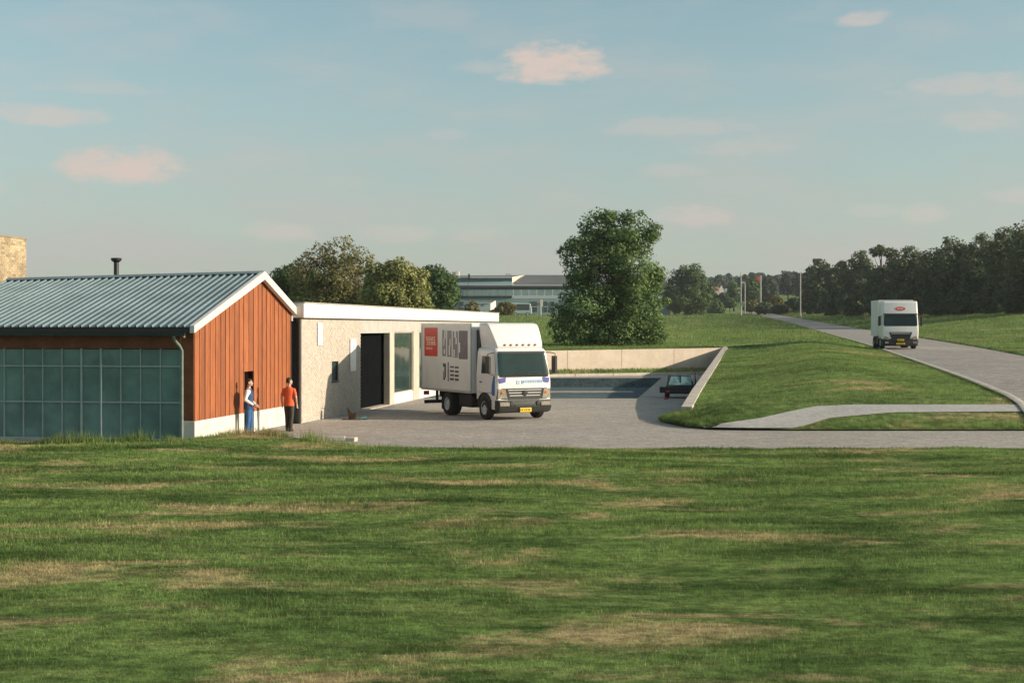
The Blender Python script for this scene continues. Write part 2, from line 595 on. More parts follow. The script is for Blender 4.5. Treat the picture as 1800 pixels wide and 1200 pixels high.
MT['ind_line'] = mat('roof_edge', (.045, .038, .042), .8, .1)
MT['ind_pale'] = mat('pale_edge', (.42, .50, .49), .7, .1)
MT['ind_end'] = mat('sunlit_gable', (.62, .52, .40), .8, .06)
MT['shed'] = mat('shed_panel', (.36, .46, .47), .7, .1, .5)
MT['house_white'] = mat('house_white', (.72, .62, .55), .8, .05)
MT['house_roof'] = mat('house_roof', (.38, .15, .12), .85, .15, .5)
MT['orange'] = mat('sunlit_wood', (.48, .20, .06), .85, .2, 3)  # stump colour, with warm sunlight put into the orange
MT['tarp'] = mat('teal_tarp', (.06, .13, .13), .5, .3, 8)
MT['brown'] = mat('brown_board', (.10, .055, .025), .8, .3, 8)
MT['leaf_big'] = leaf_mat('leaf_big', (.058, .102, .038), (.200, .285, .100))
MT['leaf_olive'] = leaf_mat('leaf_olive', (.095, .098, .038), (.300, .280, .120), (.22, .155, .09))
MT['leaf_lime'] = leaf_mat('leaf_lime', (.140, .165, .052), (.400, .405, .165))
MT['leaf_mid'] = leaf_mat('leaf_mid', (.048, .090, .036), (.145, .215, .080))
MT['leaf_dark'] = leaf_mat('leaf_dark', (.050, .078, .044), (.155, .200, .095), (.165, .135, .078))
MT['leaf_far'] = leaf_mat('leaf_far', (.050, .078, .062), (.120, .155, .115))
MT['leaf_gold'] = leaf_mat('leaf_gold', (.060, .060, .012), (.230, .185, .035))

# ------------------------------------------------------------------ the lie of the land
_PY = np.array([40, 46.7, 48.7, 49.7, 52, 60, 70, 87, 106, 117, 150, 279, 490, 800, 1500, 3000.])
_PZ = np.array([.03, .05, .50, .68, .85, 1.08, 1.28, 1.58, 1.87, 2.02, 2.4, 3.96, 8.3, 14, 22, 25.])
_RY = np.array([40, 46, 50, 70, 87, 117, 279, 490, 700, 900, 3000.])
_RL = np.array([16.4, 17.3, 18.0, 21.3, 24.1, 29.2, 55.8, 82, 103, 118, 200.])


def smooth_interp(Y, xs, ys):
    Y = np.asarray(Y, float)
    w = np.clip((Y - 47) / 250, 0, .1)
    return sum(np.interp(Y * (1 + w * k), xs, ys) for k in np.linspace(-1, 1, 9)) / 9


def prof(Y): return smooth_interp(Y, _PY, _PZ)
def roadL(Y): return smooth_interp(Y, _RY, _RL)
def roadW(Y): return np.interp(Y, [40, 120, 300, 490, 900], [7.3, 7.25, 7.0, 6.2, 5.5])
def roadR(Y): return roadL(Y) + roadW(Y)


WALL_A = (6.39, 52.0)     # near end of the sloping side wall
WALL_B = (15.9, 106.0)    # its far end
BACK_A = (3.0, 100.0)     # back wall, two points
WS = (WALL_B[0] - WALL_A[0]) / (WALL_B[1] - WALL_A[1])
BS = (WALL_B[1] - BACK_A[1]) / (WALL_B[0] - BACK_A[0])


def wallX(Y): return WALL_A[0] + WS * (np.asarray(Y) - WALL_A[1])
def copingZ(Y): return np.interp(Y, [52, 60, 106], [.50, .78, 1.90])
def backY(X): return BACK_A[1] + BS * (np.asarray(X) - BACK_A[0])


def bankL(Y):
    edge = np.interp(Y, [46.7, 46.9, 47.2, 48.0, 48.6, 50, 51.4, 52.2, 52.6, 53.0], [9.25, 7.6, 6.6, 6.05, 5.83, 5.5, 5.3, 5.5, 6.1, 6.75])
    return np.where(np.asarray(Y) < 53.0, edge, wallX(Y) + .17)


def sstep(x, a, b):
    t = np.clip((np.asarray(x, float) - a) / (b - a), 0, 1)
    return t * t * (3 - 2 * t)


def land(X, Y):
    X = np.asarray(X, float); Y = np.asarray(Y, float)
    z = prof(Y)
    d = X - roadR(Y)
    z = z + .14 * sstep(d, .02, .3) * sstep(Y, 50, 60)
    z = z + .10 * np.clip(d - 2, 0, 70) * sstep(Y, 90, 190) * (1 - .45 * sstep(Y, 300, 460))
    z = z + 6.0 * np.exp(-(((X - 136) / 26) ** 2 + ((Y - 700) / 90) ** 2))
    lat = np.clip((X - wallX(Y)) / np.maximum(roadL(Y) - wallX(Y), 1), 0, 1)
    z = z + .44 * np.sin(np.pi * lat) ** 2 * sstep(Y, 54, 72) * (1 - sstep(Y, 108, 150))
    # bank against the side wall
    near = (Y < 108) & (X < roadL(Y))
    nw = 1 - sstep(Y, 104.5, 107.8)
    dl = np.clip(X - wallX(Y), 0, 100)
    zb = copingZ(np.clip(Y, 52, 106)) - .06
    z = np.where(near & (Y >= 51), z + nw * (zb - z) * (1 - sstep(dl, 0, 6.5)), z)
    # rounded tip by the yard
    dd = np.clip(X - bankL(Y), 0, 100)
    z = np.where(Y < 55, np.minimum(z, .06 + .30 * dd + np.clip(Y - 53, 0, 2) * 2), z)
    und = .05 * np.sin(X * .19 + 1.3) * np.sin(Y * .11) * sstep(Y, 62, 90)
    und = und * sstep(np.abs(X - roadL(Y) - 3.6), 3.8, 9)
    return z + und


def rows_to_mesh(name, Xs, Ys, Zs, m, **kw):
    n, k = Xs.shape
    v = np.stack([Xs, Ys, Zs], -1).reshape(-1, 3)
    i = np.arange(n - 1)[:, None] * k + np.arange(k - 1)[None, :]
    f = np.stack([i, i + 1, i + 1 + k, i + k], -1).reshape(-1, 4)
    return tag(mesh_np(name, v, f, m, smooth=True), **kw)


YA = np.concatenate([np.arange(46.7, 55, .15), np.geomspace(55, 108.6, 74)])
YB = np.geomspace(106.3, 2600, 130)
off_r = np.array([0, .04, .3, 1, 2, 3, 5, 8, 12, 18, 26, 40, 70, 130, 300, 900.])


def lawn_grid(name, Yv, left, nl, power=1.0):
    out = []
    for y in Yv:
        l, rl, rr = float(left(y)), float(roadL(y)), float(roadR(y))
        t = np.linspace(0, 1, nl) ** power
        out.append(np.concatenate([rl - (rl - l) * t[::-1], rr + off_r]))
    X = np.array(out)
    Y = np.repeat(np.asarray(Yv)[:, None], X.shape[1], 1)
    return rows_to_mesh(name, X, Y, land(X, Y), MT['lawn'], kind='structure')


lawn_grid('grass_bank', YA, bankL, 26)
lawn_grid('meadow', YB, lambda y: -700 - y * .2, 40, 2.0)
# turf between the back wall and the meadow
xs = np.linspace(-70, 15.95, 60)
vv = np.linspace(0, 1, 10)
X = np.repeat(xs[None, :], 10, 0)
y0 = np.maximum(backY(xs) + .18, 88)
Y = y0[None, :] + (106.3 - y0)[None, :] * vv[:, None]
Z = land(X, np.full_like(X, 106.3)) * vv[:, None] + (1.72) * (1 - vv[:, None])
rows_to_mesh('lawn_terrace', X, Y, Z, MT['lawn'], kind='structure')


# road up the slope with its pale edge strip
def ribbon(name, Yv, a, b, dz, m, n=5):
    t = np.linspace(0, 1, n)[None, :]
    A, B = a(Yv)[:, None], b(Yv)[:, None]
    X = A + (B - A) * t
    Y = np.repeat(Yv[:, None], n, 1)
    return rows_to_mesh(name, X, Y, prof(Y) + dz + .04 * (1 - (2 * t - 1) ** 2), m, kind='structure')


YR = np.concatenate([YA, YB[1:]])
YR = YR[YR < 1200]
ribbon('road', YR, lambda y: roadL(y), lambda y: roadR(y) + .03, .045, MT['asphalt'])
ribbon('road_edging', YR, lambda y: roadL(y) - .30, lambda y: roadL(y) + .02, .075, MT['concrete'], 3)

# footpath across the bank
xs = np.linspace(6.35, 18.4, 60)
up = np.interp(xs, [6.3, 6.7, 8.4, 10.6, 12, 18.4], [47.05, 47.15, 47.9, 49.45, 49.75, 49.75])
lo = np.interp(xs, [6.3, 7.0, 8, 9.2, 9.6, 10.7, 13, 18.4], [47.3, 46.95, 46.8, 46.74, 46.95, 47.9, 48.55, 48.7])
t = np.linspace(0, 1, 7)[:, None]
Y = lo[None, :] + (up - lo)[None, :] * t
X = np.repeat(xs[None, :], 7, 0)
rows_to_mesh('footpath', X, Y, land(X, Y) + .035, MT['path'], kind='structure')

# yard and the lane in front of it
b = MB()
b.add([(-90, 36, 0), (90, 36, 0), (90, 47.6, 0), (-90, 47.6, 0)], [(0, 1, 2, 3)])
b.add([(-60, 47.6, 0), (22, 47.6, 0), (22, 68, 0), (-60, 68, 0)], [(0, 1, 2, 3)])
PR = lambda y: 6.0 + .1473 * (y - 68)       # right rim of the sunken bay
b.add([(PR(68), 68, 0), (22, 68, 0), (22, 95.5, 0), (PR(95.5), 95.5, 0)], [(0, 1, 2, 3)])
b.add([(-60, 68, 0), (-4.5, 68, 0), (-1, 95.5, 0), (-60, 95.5, 0)], [(0, 1, 2, 3)])
b.add([(-60, 95.5, 0), (15.6, 95.5, 0), (15.6, 106.2, 0), (-60, 106.2, 0)], [(0, 1, 2, 3)])
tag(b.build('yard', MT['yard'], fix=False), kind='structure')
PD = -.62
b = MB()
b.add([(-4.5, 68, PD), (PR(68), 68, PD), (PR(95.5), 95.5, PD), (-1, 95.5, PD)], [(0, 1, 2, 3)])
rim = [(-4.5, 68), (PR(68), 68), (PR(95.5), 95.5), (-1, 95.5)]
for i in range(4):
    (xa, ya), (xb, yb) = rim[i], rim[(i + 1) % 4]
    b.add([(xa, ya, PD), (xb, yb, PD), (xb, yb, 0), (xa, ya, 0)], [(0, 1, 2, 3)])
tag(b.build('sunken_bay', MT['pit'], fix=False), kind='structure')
b = MB()
b.box(-2.3, 7.4, 86.6, 87.5, PD + .004, PD + .10)
tag(b.build('bay_kerb', MT['concrete_grey'], bevel=.02), kind='structure')
b = MB()   # low kerb and grass verge under the back wall
bx0 = -12.0
for i in range(10):
    xa = bx0 + (15.2 - bx0) * i / 10; xb = bx0 + (15.2 - bx0) * (i + 1) / 10 - .03
    pa, pb = Vector((xa, backY(xa) - 2.4, .09)), Vector((xb, backY(xb) - 2.4, .09))
    b.beam(pa, pb, .22, .2)
tag(b.build('kerb', MT['concrete'], bevel=.02), kind='structure')
xs = np.linspace(bx0, 15.3, 60)
tt = np.linspace(0, 1, 6)[:, None]
X = np.repeat(xs[None, :], 6, 0)
Y = backY(X) - 2.28 + tt * 2.2
rows_to_mesh('verge', X, Y, .15 + .2 * tt + 0 * X, MT['lawn'], kind='structure')


# foreground field
def field_edge(X):
    e = np.interp(X, [-60, -9.5, -8.6, -7.4, -6.4, -5.4, -4.2, -3.0, 60], [41.2, 41.2, 43.3, 43.6, 42.4, 41.2, 40.2, 39.65, 39.45])
    return e + .12 * np.sin(X * 1.7) + .07 * np.sin(X * 4.1 + 1)


def field_z(X, Y):
    h = .05 + .05 * np.sin(X * .5 + Y * .2) * np.sin(Y * .37 + 1)
    h = h + .10 * np.exp(-((X + 9.8) / 4.5) ** 2) * sstep(Y, 37.5, 40.5)
    return h * sstep(field_edge(X) - Y, -.05, .6) + .012


xs = np.linspace(-60, 60, 241)
tt = np.concatenate([np.linspace(0, .9, 60), np.linspace(.9, 1, 25)[1:]])[:, None]
e = field_edge(xs)
Y = 1.0 + (e - 1.0)[None, :] * tt
X = np.repeat(xs[None, :], len(tt), 0)
rows_to_mesh('field', X, Y, field_z(X, Y), MT['turf'], kind='structure')


def blades(name, P, length, width, m, lean=.5):
    n = len(P)
    a = rng.uniform(0, 2 * np.pi, n)
    la = rng.uniform(0, 2 * np.pi, n)
    l = length * rng.uniform(.55, 1.25, n)
    w = width * rng.uniform(.7, 1.3, n)
    side = np.stack([np.cos(a) * w / 2, np.sin(a) * w / 2, np.zeros(n)], 1)
    ln = rng.uniform(.1, 1, n) * lean
    top = np.stack([np.cos(la) * ln * l, np.sin(la) * ln * l, l * np.sqrt(np.clip(1 - ln ** 2, .1, 1))], 1)
    v = np.stack([P - side, P + side, P + top], 1).reshape(-1, 3)
    f = np.arange(3 * n).reshape(-1, 3)
    return mesh_np(name, v, f, m, tint=rng.random(n))


n = 640000
Yg = 12.0 + (41.5 - 12.0) * rng.random(n) ** .92
Xg = (rng.random(n) * 2 - 1) * (Yg * .385 + 2.0)
k = Yg < field_edge(Xg) + .05 * rng.standard_normal(n)
Xg, Yg = Xg[k], Yg[k]
# turf is thicker and longer in clumps
cl = .5 + .5 * np.sin(Xg * 1.1 + 2 * np.sin(Yg * .7)) * np.sin(Yg * 1.3 + 1.5 * np.sin(Xg * .5))
P = np.stack([Xg, Yg, field_z(Xg, Yg) - .005], 1)
g = blades('grass', P, (.035 + .050 * cl) * (.8 + .2 * np.clip((Yg - 14) / 12, 0, 1)), .0052 * (Yg / 13) ** 1.1, MT['blade'], .95)
tag(g, 'mown grass of the wide foreground field, green with straw patches', 'grass', kind='stuff')

# long rough grass along the far edge of the field
n = 48000
Xg = rng.uniform(-19, 18, n)
tuft = np.sin(Xg * 2.3) * np.sin(Xg * .9 + 1) + .6 * np.sin(Xg * 5.1)
dens = np.interp(Xg, [-19, -15, -9, -7, -5, -3, 18], [.7, .8, 1, 1, .7, .3, .22]) * (.55 + .4 * tuft)
k = rng.random(n) < dens
Xg = Xg[k]
Yg = field_edge(Xg) - np.abs(rng.normal(0, .55, len(Xg))) - .02
amp = np.interp(Xg, [-19, -14, -10, -7, -5, -3, 18], [.30, .38, .44, .44, .36, .17, .10])
hh = amp * (.6 + .4 * np.sin(Xg * 1.9) * np.sin(Xg * .83)) * rng.uniform(.5, 1.2, len(Xg))
g = blades('rough_grass', np.stack([Xg, Yg, field_z(Xg, Yg)], 1), hh, .014, MT['blade'], .6)
tag(g, 'tall wispy half dry grass along the far edge of the field', 'grass', kind='stuff')

# blades on the bank, thinning with distance
n = 170000
Yg = 46.75 + (100 - 46.75) * rng.random(n) ** 1.5
l_, r_ = bankL(Yg), roadL(Yg) - .35
Xg = l_ + (r_ - l_) * rng.random(n)
up_ = np.interp(Xg, [6.3, 6.7, 8.4, 10.6, 12, 18.4], [47.05, 47.15, 47.9, 49.45, 49.75, 49.75])
lo_ = np.interp(Xg, [6.3, 7.0, 8, 9.2, 9.6, 10.7, 13, 18.4], [47.3, 46.95, 46.8, 46.74, 46.95, 47.9, 48.55, 48.7])
k = ~((Yg > lo_ - .03) & (Yg < up_ + .03) & (Xg > 6.4)) & (Xg < .40 * Yg + 4)
Xg, Yg = Xg[k], Yg[k]
n2 = 60000
Y2 = 84 + 110 * rng.random(n2)
X2 = roadR(Y2) + .1 + rng.random(n2) ** 1.3 * 26
Xg = np.concatenate([Xg, X2]); Yg = np.concatenate([Yg, Y2])
g = blades('bank_grass', np.stack([Xg, Yg, land(Xg, Yg) - .01], 1), .06 + .018 * np.sin(Xg * .9) * np.sin(Yg * .6) + .0005 * Yg, .014 * (Yg / 50), MT['lawn_blade'], .7)
tag(g, 'short grass on the bank between the yard and the road', 'grass', kind='stuff')
n = 6000
Xg = rng.uniform(bx0, 15.2, n)
Yg = backY(Xg) - 2.2 + 2.1 * rng.random(n)
g = blades('verge_grass', np.stack([Xg, Yg, .15 + .09 * (Yg - backY(Xg) + 2.2)], 1), np.full(n, .22), .05, MT['lawn_blade'], .6)
tag(g, 'straggly weeds between the low kerb and the foot of the back wall', 'weeds', kind='stuff')
# the meadow beyond the walls, in coarser tufts
n = 230000
Yg = 100 * (4.4 ** (rng.random(n) ** .85))
uu = rng.uniform(-.10, .40, n)
Xg = uu * Yg
k = ~((Xg > roadL(Yg) - .4) & (Xg < roadR(Yg) + .1)) & ((Yg > 106.5) | (Xg > wallX(Yg) + .3))
Xg, Yg = Xg[k], Yg[k]
g = blades('meadow_grass', np.stack([Xg, Yg, land(Xg, Yg) - .02], 1), .10 + .0011 * Yg, .020 * (Yg / 60), MT['lawn_blade'], .8)
tag(g, 'grass of the meadow rolling away behind the yard walls to the far buildings', 'grass', kind='stuff')
n = 26000
Xg = rng.uniform(-14, 15.8, n)
y0 = backY(Xg) + .25
vv_ = rng.random(n)
Yg = y0 + (106.4 - y0) * vv_
Zg = land(Xg, np.full(n, 106.3)) * vv_ + 1.72 * (1 - vv_)
g = blades('terrace_grass', np.stack([Xg, Yg, Zg - .01], 1), np.full(n, .2), .034, MT['lawn_blade'], .8)
tag(g, 'grass level with the top of the back wall', 'grass', kind='stuff')
# dry tufts along the rim of the yard
n = 9000
Yg = 46.75 + 6.2 * rng.random(n)
Xg = bankL(Yg) + np.abs(rng.normal(0, .35, n))
k = ~((Yg > 46.7) & (Yg < 47.9) & (Xg > 6.4) & (Xg < 9.3))
Xg, Yg = Xg[k], Yg[k]
g = blades('edge_grass', np.stack([Xg, Yg, land(Xg, Yg) - .01], 1), np.full(len(Xg), .17), .02, MT['lawn_blade'], .7)
tag(g, 'rough grass round the curved tip of the bank beside the yard', 'grass', kind='stuff')

# ------------------------------------------------------------------ retaining walls
w = thing('side_wall', 'sloping concrete side wall with a pale coping, running up beside the grass bank', 'wall', (WALL_A[0], WALL_A[1], 0))
b = MB(); c = MB()
ys = np.linspace(52, 106, 28)
for i in range(27):
    ya, yb = ys[i], ys[i + 1]
    za, zb = copingZ(ya) - .10, copingZ(yb) - .10
    xa, xb = wallX(ya) - WALL_A[0], wallX(yb) - WALL_A[0]
    q = [(xa - .14, ya - 52, -.3), (xa + .14, ya - 52, -.3), (xb + .14, yb - 52, -.3), (xb - .14, yb - 52, -.3),
         (xa - .14, ya - 52, za), (xa + .14, ya - 52, za), (xb + .14, yb - 52, zb), (xb - .14, yb - 52, zb)]
    b.add(q, [(4, 5, 6, 7), (1, 2, 6, 5), (3, 0, 4, 7)] + ([(0, 1, 5, 4)] if i == 0 else []) + ([(2, 3, 7, 6)] if i == 26 else []))
b.build('wall_body', MT['concrete_grey'], w)
for i in range(14):
    ya, yb = 51.95 + 54 * i / 14, 51.95 + 54 * (i + 1) / 14 - .03
    pa = Vector((wallX(ya) - WALL_A[0], ya - 52, float(copingZ(ya)) - .045))
    pb = Vector((wallX(yb) - WALL_A[0], yb - 52, float(copingZ(yb)) - .045))
    MB().beam(pa, pb, .40, .105).build('coping_stone', MT['concrete'], w, bevel=.012)

w = thing('back_wall', 'long tan concrete wall at the back of the yard with lawn level with its top', 'wall', (BACK_A[0], BACK_A[1], 0))
for i in range(7):
    xa = -12 + (15.75 + 12) * i / 7; xb = -12 + (15.75 + 12) * (i + 1) / 7 - .02
    za = 1.76 + .0085 * (xa - 3); zb = 1.76 + .0085 * (xb - 3)
    p = MB()
    nrm = Vector((BS, -1, 0)).normalized() * .15
    A = Vector((xa - BACK_A[0], backY(xa) - BACK_A[1], 0)); B = Vector((xb - BACK_A[0], backY(xb) - BACK_A[1], 0))
    q = [A + nrm, B + nrm, B - nrm, A - nrm]
    p.add([v_ + Vector((0, 0, -.1)) for v_ in q] + [q[0] + Vector((0, 0, za)), q[1] + Vector((0, 0, zb)), q[2] + Vector((0, 0, zb)), q[3] + Vector((0, 0, za))],
          [(0, 1, 5, 4), (1, 2, 6, 5), (2, 3, 7, 6), (3, 0, 4, 7), (4, 5, 6, 7)])
    p.build('wall_panel', MT['tan'], w, bevel=.012)


# ------------------------------------------------------------------ barn
AB = math.atan2(.168, 1)
BC = (-9.28, 41.5)
barn = thing('barn', 'long low barn with a ribbed grey steel roof, rust orange gable and glazed front', 'building', (BC[0], BC[1], 0), -AB)
GL, RY_, BLEN = 8.72, 5.47, 8.72        # gable length, ridge position, barn length
ZE, ZR, ZB = 3.40, 5.16, 3.90           # eave, ridge, back eave


def zroof(y): return float(np.interp(y, [-.5, RY_, 9.2], [ZE, ZR, ZB]))
def zridge(x): return ZR + .021 * x     # the ridge dips a little to the left


# gable boards
edges = [0.0]
rb = random.Random(3)
for stop in (4.06, 4.97, GL):
    k0 = edges[-1]
    nb = max(1, round((stop - k0) / .40))
    ws = [rb.uniform(.88, 1.12) for _ in range(nb)]
    acc = k0
    for q in ws[:-1]:
        acc += q / sum(ws) * (stop - k0); edges.append(acc)
    edges.append(stop)
for i in range(len(edges) - 1):
    y0, y1 = edges[i] + .009, edges[i + 1] - .009
    zb_ = 1.98 if 4.05 < (y0 + y1) / 2 < 4.98 else .665
    d = rb.uniform(.018, .034)
    poly = [(y0, zb_), (y1, zb_), (y1, zroof(y1) - .14)] + ([(RY_, ZR - .14)] if y0 < RY_ < y1 else []) + [(y0, zroof(y0) - .14)]
    p = MB()
    tn = rb.random()
    p.prism(poly, lambda u, v, dd: (dd, u, v), -.012, d, t=tn)
    # a raised batten along one edge of the board
    bw = rb.uniform(.03, .042)
    p.prism([(y1 - bw, zb_), (y1, zb_), (y1, zroof(y1) - .15), (y1 - bw, zroof(y1 - bw) - .15)], lambda u, v, dd: (dd, u, v), d, d + .02, t=tn)
    p.build('board', MT['rust'], barn, tint=True)
p = MB()
p.prism([(.02, .0), (4.06, 0), (4.06, 1.98), (4.97, 1.98), (4.97, 0), (GL - .02, 0), (GL - .02, zroof(GL) - .16), (RY_, ZR - .16), (.02, zroof(0) - .16)], lambda u, v, d: (d, u, v), -.16, -.014)
p.build('gable_wall', MT['dark'], barn)
MB().box(-.10, .045, 0, 4.06, 0, .66).build('plinth', MT['plinth'], barn, bevel=.012)
MB().box(-.10, .045, 4.97, GL, 0, .66).build('plinth', MT['plinth'], barn, bevel=.012)
dr = MB().box(-.30, -.25, 4.06, 4.97, 0, 1.98).build('door', MT['door'], barn)  # near-black leaf standing in for the dark inside of an open doorway
MB().tube([(-.24, 4.82, 1.0), (-.20, 4.82, 1.0), (-.20, 4.72, 1.0)], .012, 6).build('handle', MT['chrome'], dr)
MB().box(-.25, -.02, 4.03, 4.06, 0, 2.0).build('door_jamb', MT['rust_shaded'], barn)
MB().box(-.25, -.02, 4.97, 5.0, 0, 2.0).build('door_jamb', MT['rust_shaded'], barn)
# front: corner panel, glazing, upper band
MB().box(-.40, -.002, -.02, .10, .665, 3.24).build('corner_panel', MT['rust_shaded'], barn)
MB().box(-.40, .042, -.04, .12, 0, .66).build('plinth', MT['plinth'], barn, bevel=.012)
MB().box(-BLEN, -.40, -.03, .10, 2.77, 3.13).build('head_board', MT['rust_shaded'], barn)
b = MB().box(-BLEN, -.35, -.06, -.03, 3.13, 3.26)
for i in range(84):
    b.box(-BLEN + i * .1, -BLEN + i * .1 + .05, -.075, -.06, 3.13, 3.26)
b.build('corrugated_band', MT['teal_band'], barn)
bars = [-.42 - (.617 * i) for i in range(14)]
zs = [.12, 1.19, 2.25, 2.77]
for i in range(13):
    xa, xb = bars[i + 1] + .02, bars[i] - .02
    for j in range(3):
        MB().box(xa, xb, .03 + .006 * ((i * 7 + j * 3) % 3), .06, zs[j] + .02, zs[j + 1] - .02).build('pane', MT['panel'], barn)
for i, x in enumerate(bars):
    wd = .055 if i in (4, 5) else .032
    MB().box(x - wd / 2, x + wd / 2, -.03 if i in (4, 5) else -.012, .07, .1, 2.77).build('mullion', MT['mullion'], barn, bevel=.004)
for z in zs[:3]:
    MB().box(-BLEN, -.42, -.022, .068, z - .022, z + .022).build('transom', MT['mullion'], barn, bevel=.004)
MB().box(-BLEN, -.40, -.05, .12, 0, .097).build('sill', MT['concrete_grey'], barn)
b = MB()   # rear shell
b.box(-BLEN, -.3, GL - .15, GL, 0, zroof(GL) - .2)
b.box(-BLEN, -BLEN + .15, .12, GL - .15, 0, 3.3)
b.box(-BLEN + .15, -.3, .3, GL - .15, .0, .03)
b.box(-BLEN + .2, -.45, .25, .3, .1, 2.77)
b.build('rear_shell', MT['dark'], barn)
# roof
x_l, x_r = -BLEN - .18, .20
b = MB()
for (ya, za, yb, zb2) in ((-.5, ZE, RY_, None), (RY_, None, 9.2, ZB)):
    P4 = []
    for x in (x_l, x_r):
        for (y, z) in ((ya, za), (yb, zb2)):
            P4.append((x, y, zridge(x) if z is None else z))
    v8 = [(x, y, z - .07) for x, y, z in P4] + [(x, y, z - .14) for x, y, z in P4]
    b.add(v8, [(0, 2, 3, 1), (5, 7, 6, 4), (0, 1, 5, 4), (2, 6, 7, 3), (0, 4, 6, 2), (1, 3, 7, 5)])
b.build('roof_deck', MT['gutter'], barn)
pw = (x_r - .10 - x_l) / 37
prof_r = [(0, .0), (.012, .055), (.042, .055), (.055, 0), (pw * .5, .006), (pw, 0)]
for i in range(37):
    x0 = x_l + i * pw
    A = [(x0 + u, -.52, ZE + h) for u, h in prof_r]
    B = [(x0 + u, RY_, zridge(x0 + u) + h) for u, h in prof_r]
    MB().sheet([A, B]).build('roof_panel', MT['roof'], barn, fix=False)
b = MB()
A, B = [], []
for i in range(37):
    for u, h in prof_r[:-1]:
        A.append((x_l + i * pw + u, RY_, zridge(x_l + i * pw + u) + h)); B.append((x_l + i * pw + u, 9.2, ZB + h))
b.sheet([A, B]).build('rear_roof_sheet', MT['roof'], barn)
b = MB()
b.add([(x_l, RY_ - .16, zridge(x_l) + .015), (x_l, RY_, zridge(x_l) + .10), (x_l, RY_ + .16, zridge(x_l) + .01),
       (x_r, RY_ - .16, ZR + .015), (x_r, RY_, ZR + .10), (x_r, RY_ + .16, ZR + .01)], [(0, 3, 4, 1), (1, 4, 5, 2), (0, 1, 2), (5, 4, 3)])
b.build('ridge_cap', MT['roof'], barn)
# barge boards on the gable, two of them, mitred at the ridge
p = MB().prism([(-.56, ZE - .17), (-.56, ZE + .05), (RY_, ZR + .08), (RY_, ZR - .19)], lambda u, v, d: (d, u, v), .10, .245)
p.build('barge_board', MT['trim'], barn, bevel=.008)
p = MB().prism([(RY_ + .004, ZR - .19), (RY_ + .004, ZR + .08), (9.24, ZB + .05), (9.24, ZB - .22)], lambda u, v, d: (d, u, v), .10, .245)
p.build('barge_board', MT['trim'], barn, bevel=.008)
MB().box(-.02, .10, 8.66, 9.22, ZB - .28, ZB - .10).build('soffit_return', MT['trim'], barn)
MB().box(x_l, .095, -.54, -.50, ZE - .17, ZE - .015).build('eave_board', MT['black'], barn)
# gutter and its swan necked pipe
b = MB()
A, B = [], []
for k_ in range(9):
    th = math.pi + math.pi * k_ / 8
    A.append((x_l, -.42 + .075 * math.cos(th), ZE - .17 + .09 * math.sin(th))); B.append((-.10, -.42 + .075 * math.cos(th), ZE - .17 + .09 * math.sin(th)))
b.sheet([A, B]).build('gutter', MT['teal_band'], barn, smooth=True)
MB().tube([(-.46, -.42, ZE - .24), (-.44, -.40, ZE - .36), (-.36, -.2, ZE - .55), (-.33, -.10, ZE - .68), (-.33, -.10, .05)], .048, 10).build('downpipe', MT['pipe'], barn, smooth=True)
MB().tube([(-.14, -.42, ZE - .30), (-.14, -.42, ZE - .16)], .045, 10).build('gutter_outlet', MT['pipe'], barn)
b = MB()
vx, vy = -5.22, 6.0
b.tube([(vx, vy, 4.7), (vx, vy, 5.62)], .085, 12)
b.lathe([(.09, 0), (.17, .06), (.185, .14), (.12, .15)], (vx, vy, 5.60), (0, 0, 1), 14)
b.build('flue_pipe', MT['black'], barn, smooth=True)

# ------------------------------------------------------------------ brick tower behind the barn


def brick_face(b, o, u, n, length, height, holes=(), bl=.225, bh=.075, seed=1, z0=0.0):
    """bricks standing proud of their mortar bed; holes are (s0, s1, z0, z1)"""
    r_ = random.Random(seed)
    o, u, n = Vector(o), Vector(u).normalized(), Vector(n).normalized()
    nrow = int(height / bh)
    for j in range(nrow):
        za, zb = z0 + j * bh + .006, z0 + (j + 1) * bh - .005
        s = -bl / 2 if j % 2 else 0.0
        while s < length - .02:
            a, e_ = max(s, 0) + .005, min(s + bl, length) - .005
            s += bl
            if e_ - a < .03: continue
            segs = [(a, e_)]
            for (h0, h1, hz0, hz1) in holes:
                if zb > hz0 + .01 and za < hz1 - .01:
                    nxt = []
                    for (p_, q_) in segs:
                        if q_ <= h0 or p_ >= h1: nxt.append((p_, q_)); continue
                        if p_ < h0 - .02: nxt.append((p_, h0))
                        if q_ > h1 + .02: nxt.append((h1, q_))
                    segs = nxt
            for (p_, q_) in segs:
                d = .012 + r_.uniform(-.003, .005)
                c0, c1 = o + u * p_, o + u * q_
                vs_ = [c0 + Vector((0, 0, za)), c1 + Vector((0, 0, za)), c1 + Vector((0, 0, zb)), c0 + Vector((0, 0, zb))]
                vs_ += [x + n * d for x in vs_]
                b.add(vs_, [(4, 5, 6, 7), (0, 1, 5, 4), (1, 2, 6, 5), (2, 3, 7, 6), (3, 0, 4, 7)], 0, r_.random())


TW = thing('brick_tower', 'square tan brick tower block rising behind the barn at the left edge', 'tower', (-19.42, 50.2, 0), -AB)
MB().box(-5.2, 0, 0, 4.5, 0, 6.74).build('core', MT['mortar'], TW)
b = MB()
brick_face(b, (-5.2, -.001, 0), (1, 0, 0), (0, -1, 0), 5.2, 6.75, seed=4, bl=.24, bh=.09)
brick_face(b, (.001, 0, 0), (0, 1, 0), (1, 0, 0), 4.5, 6.75, seed=5, bl=.24, bh=.09)
tag(b.build('brickwork', MT['tower_brick'], TW, tint=True, fix=False), kind='stuff')
MB().box(-5.24, .03, -.03, 4.53, 6.745, 6.82).build('coping', MT['tower_brick'], TW, bevel=.02)

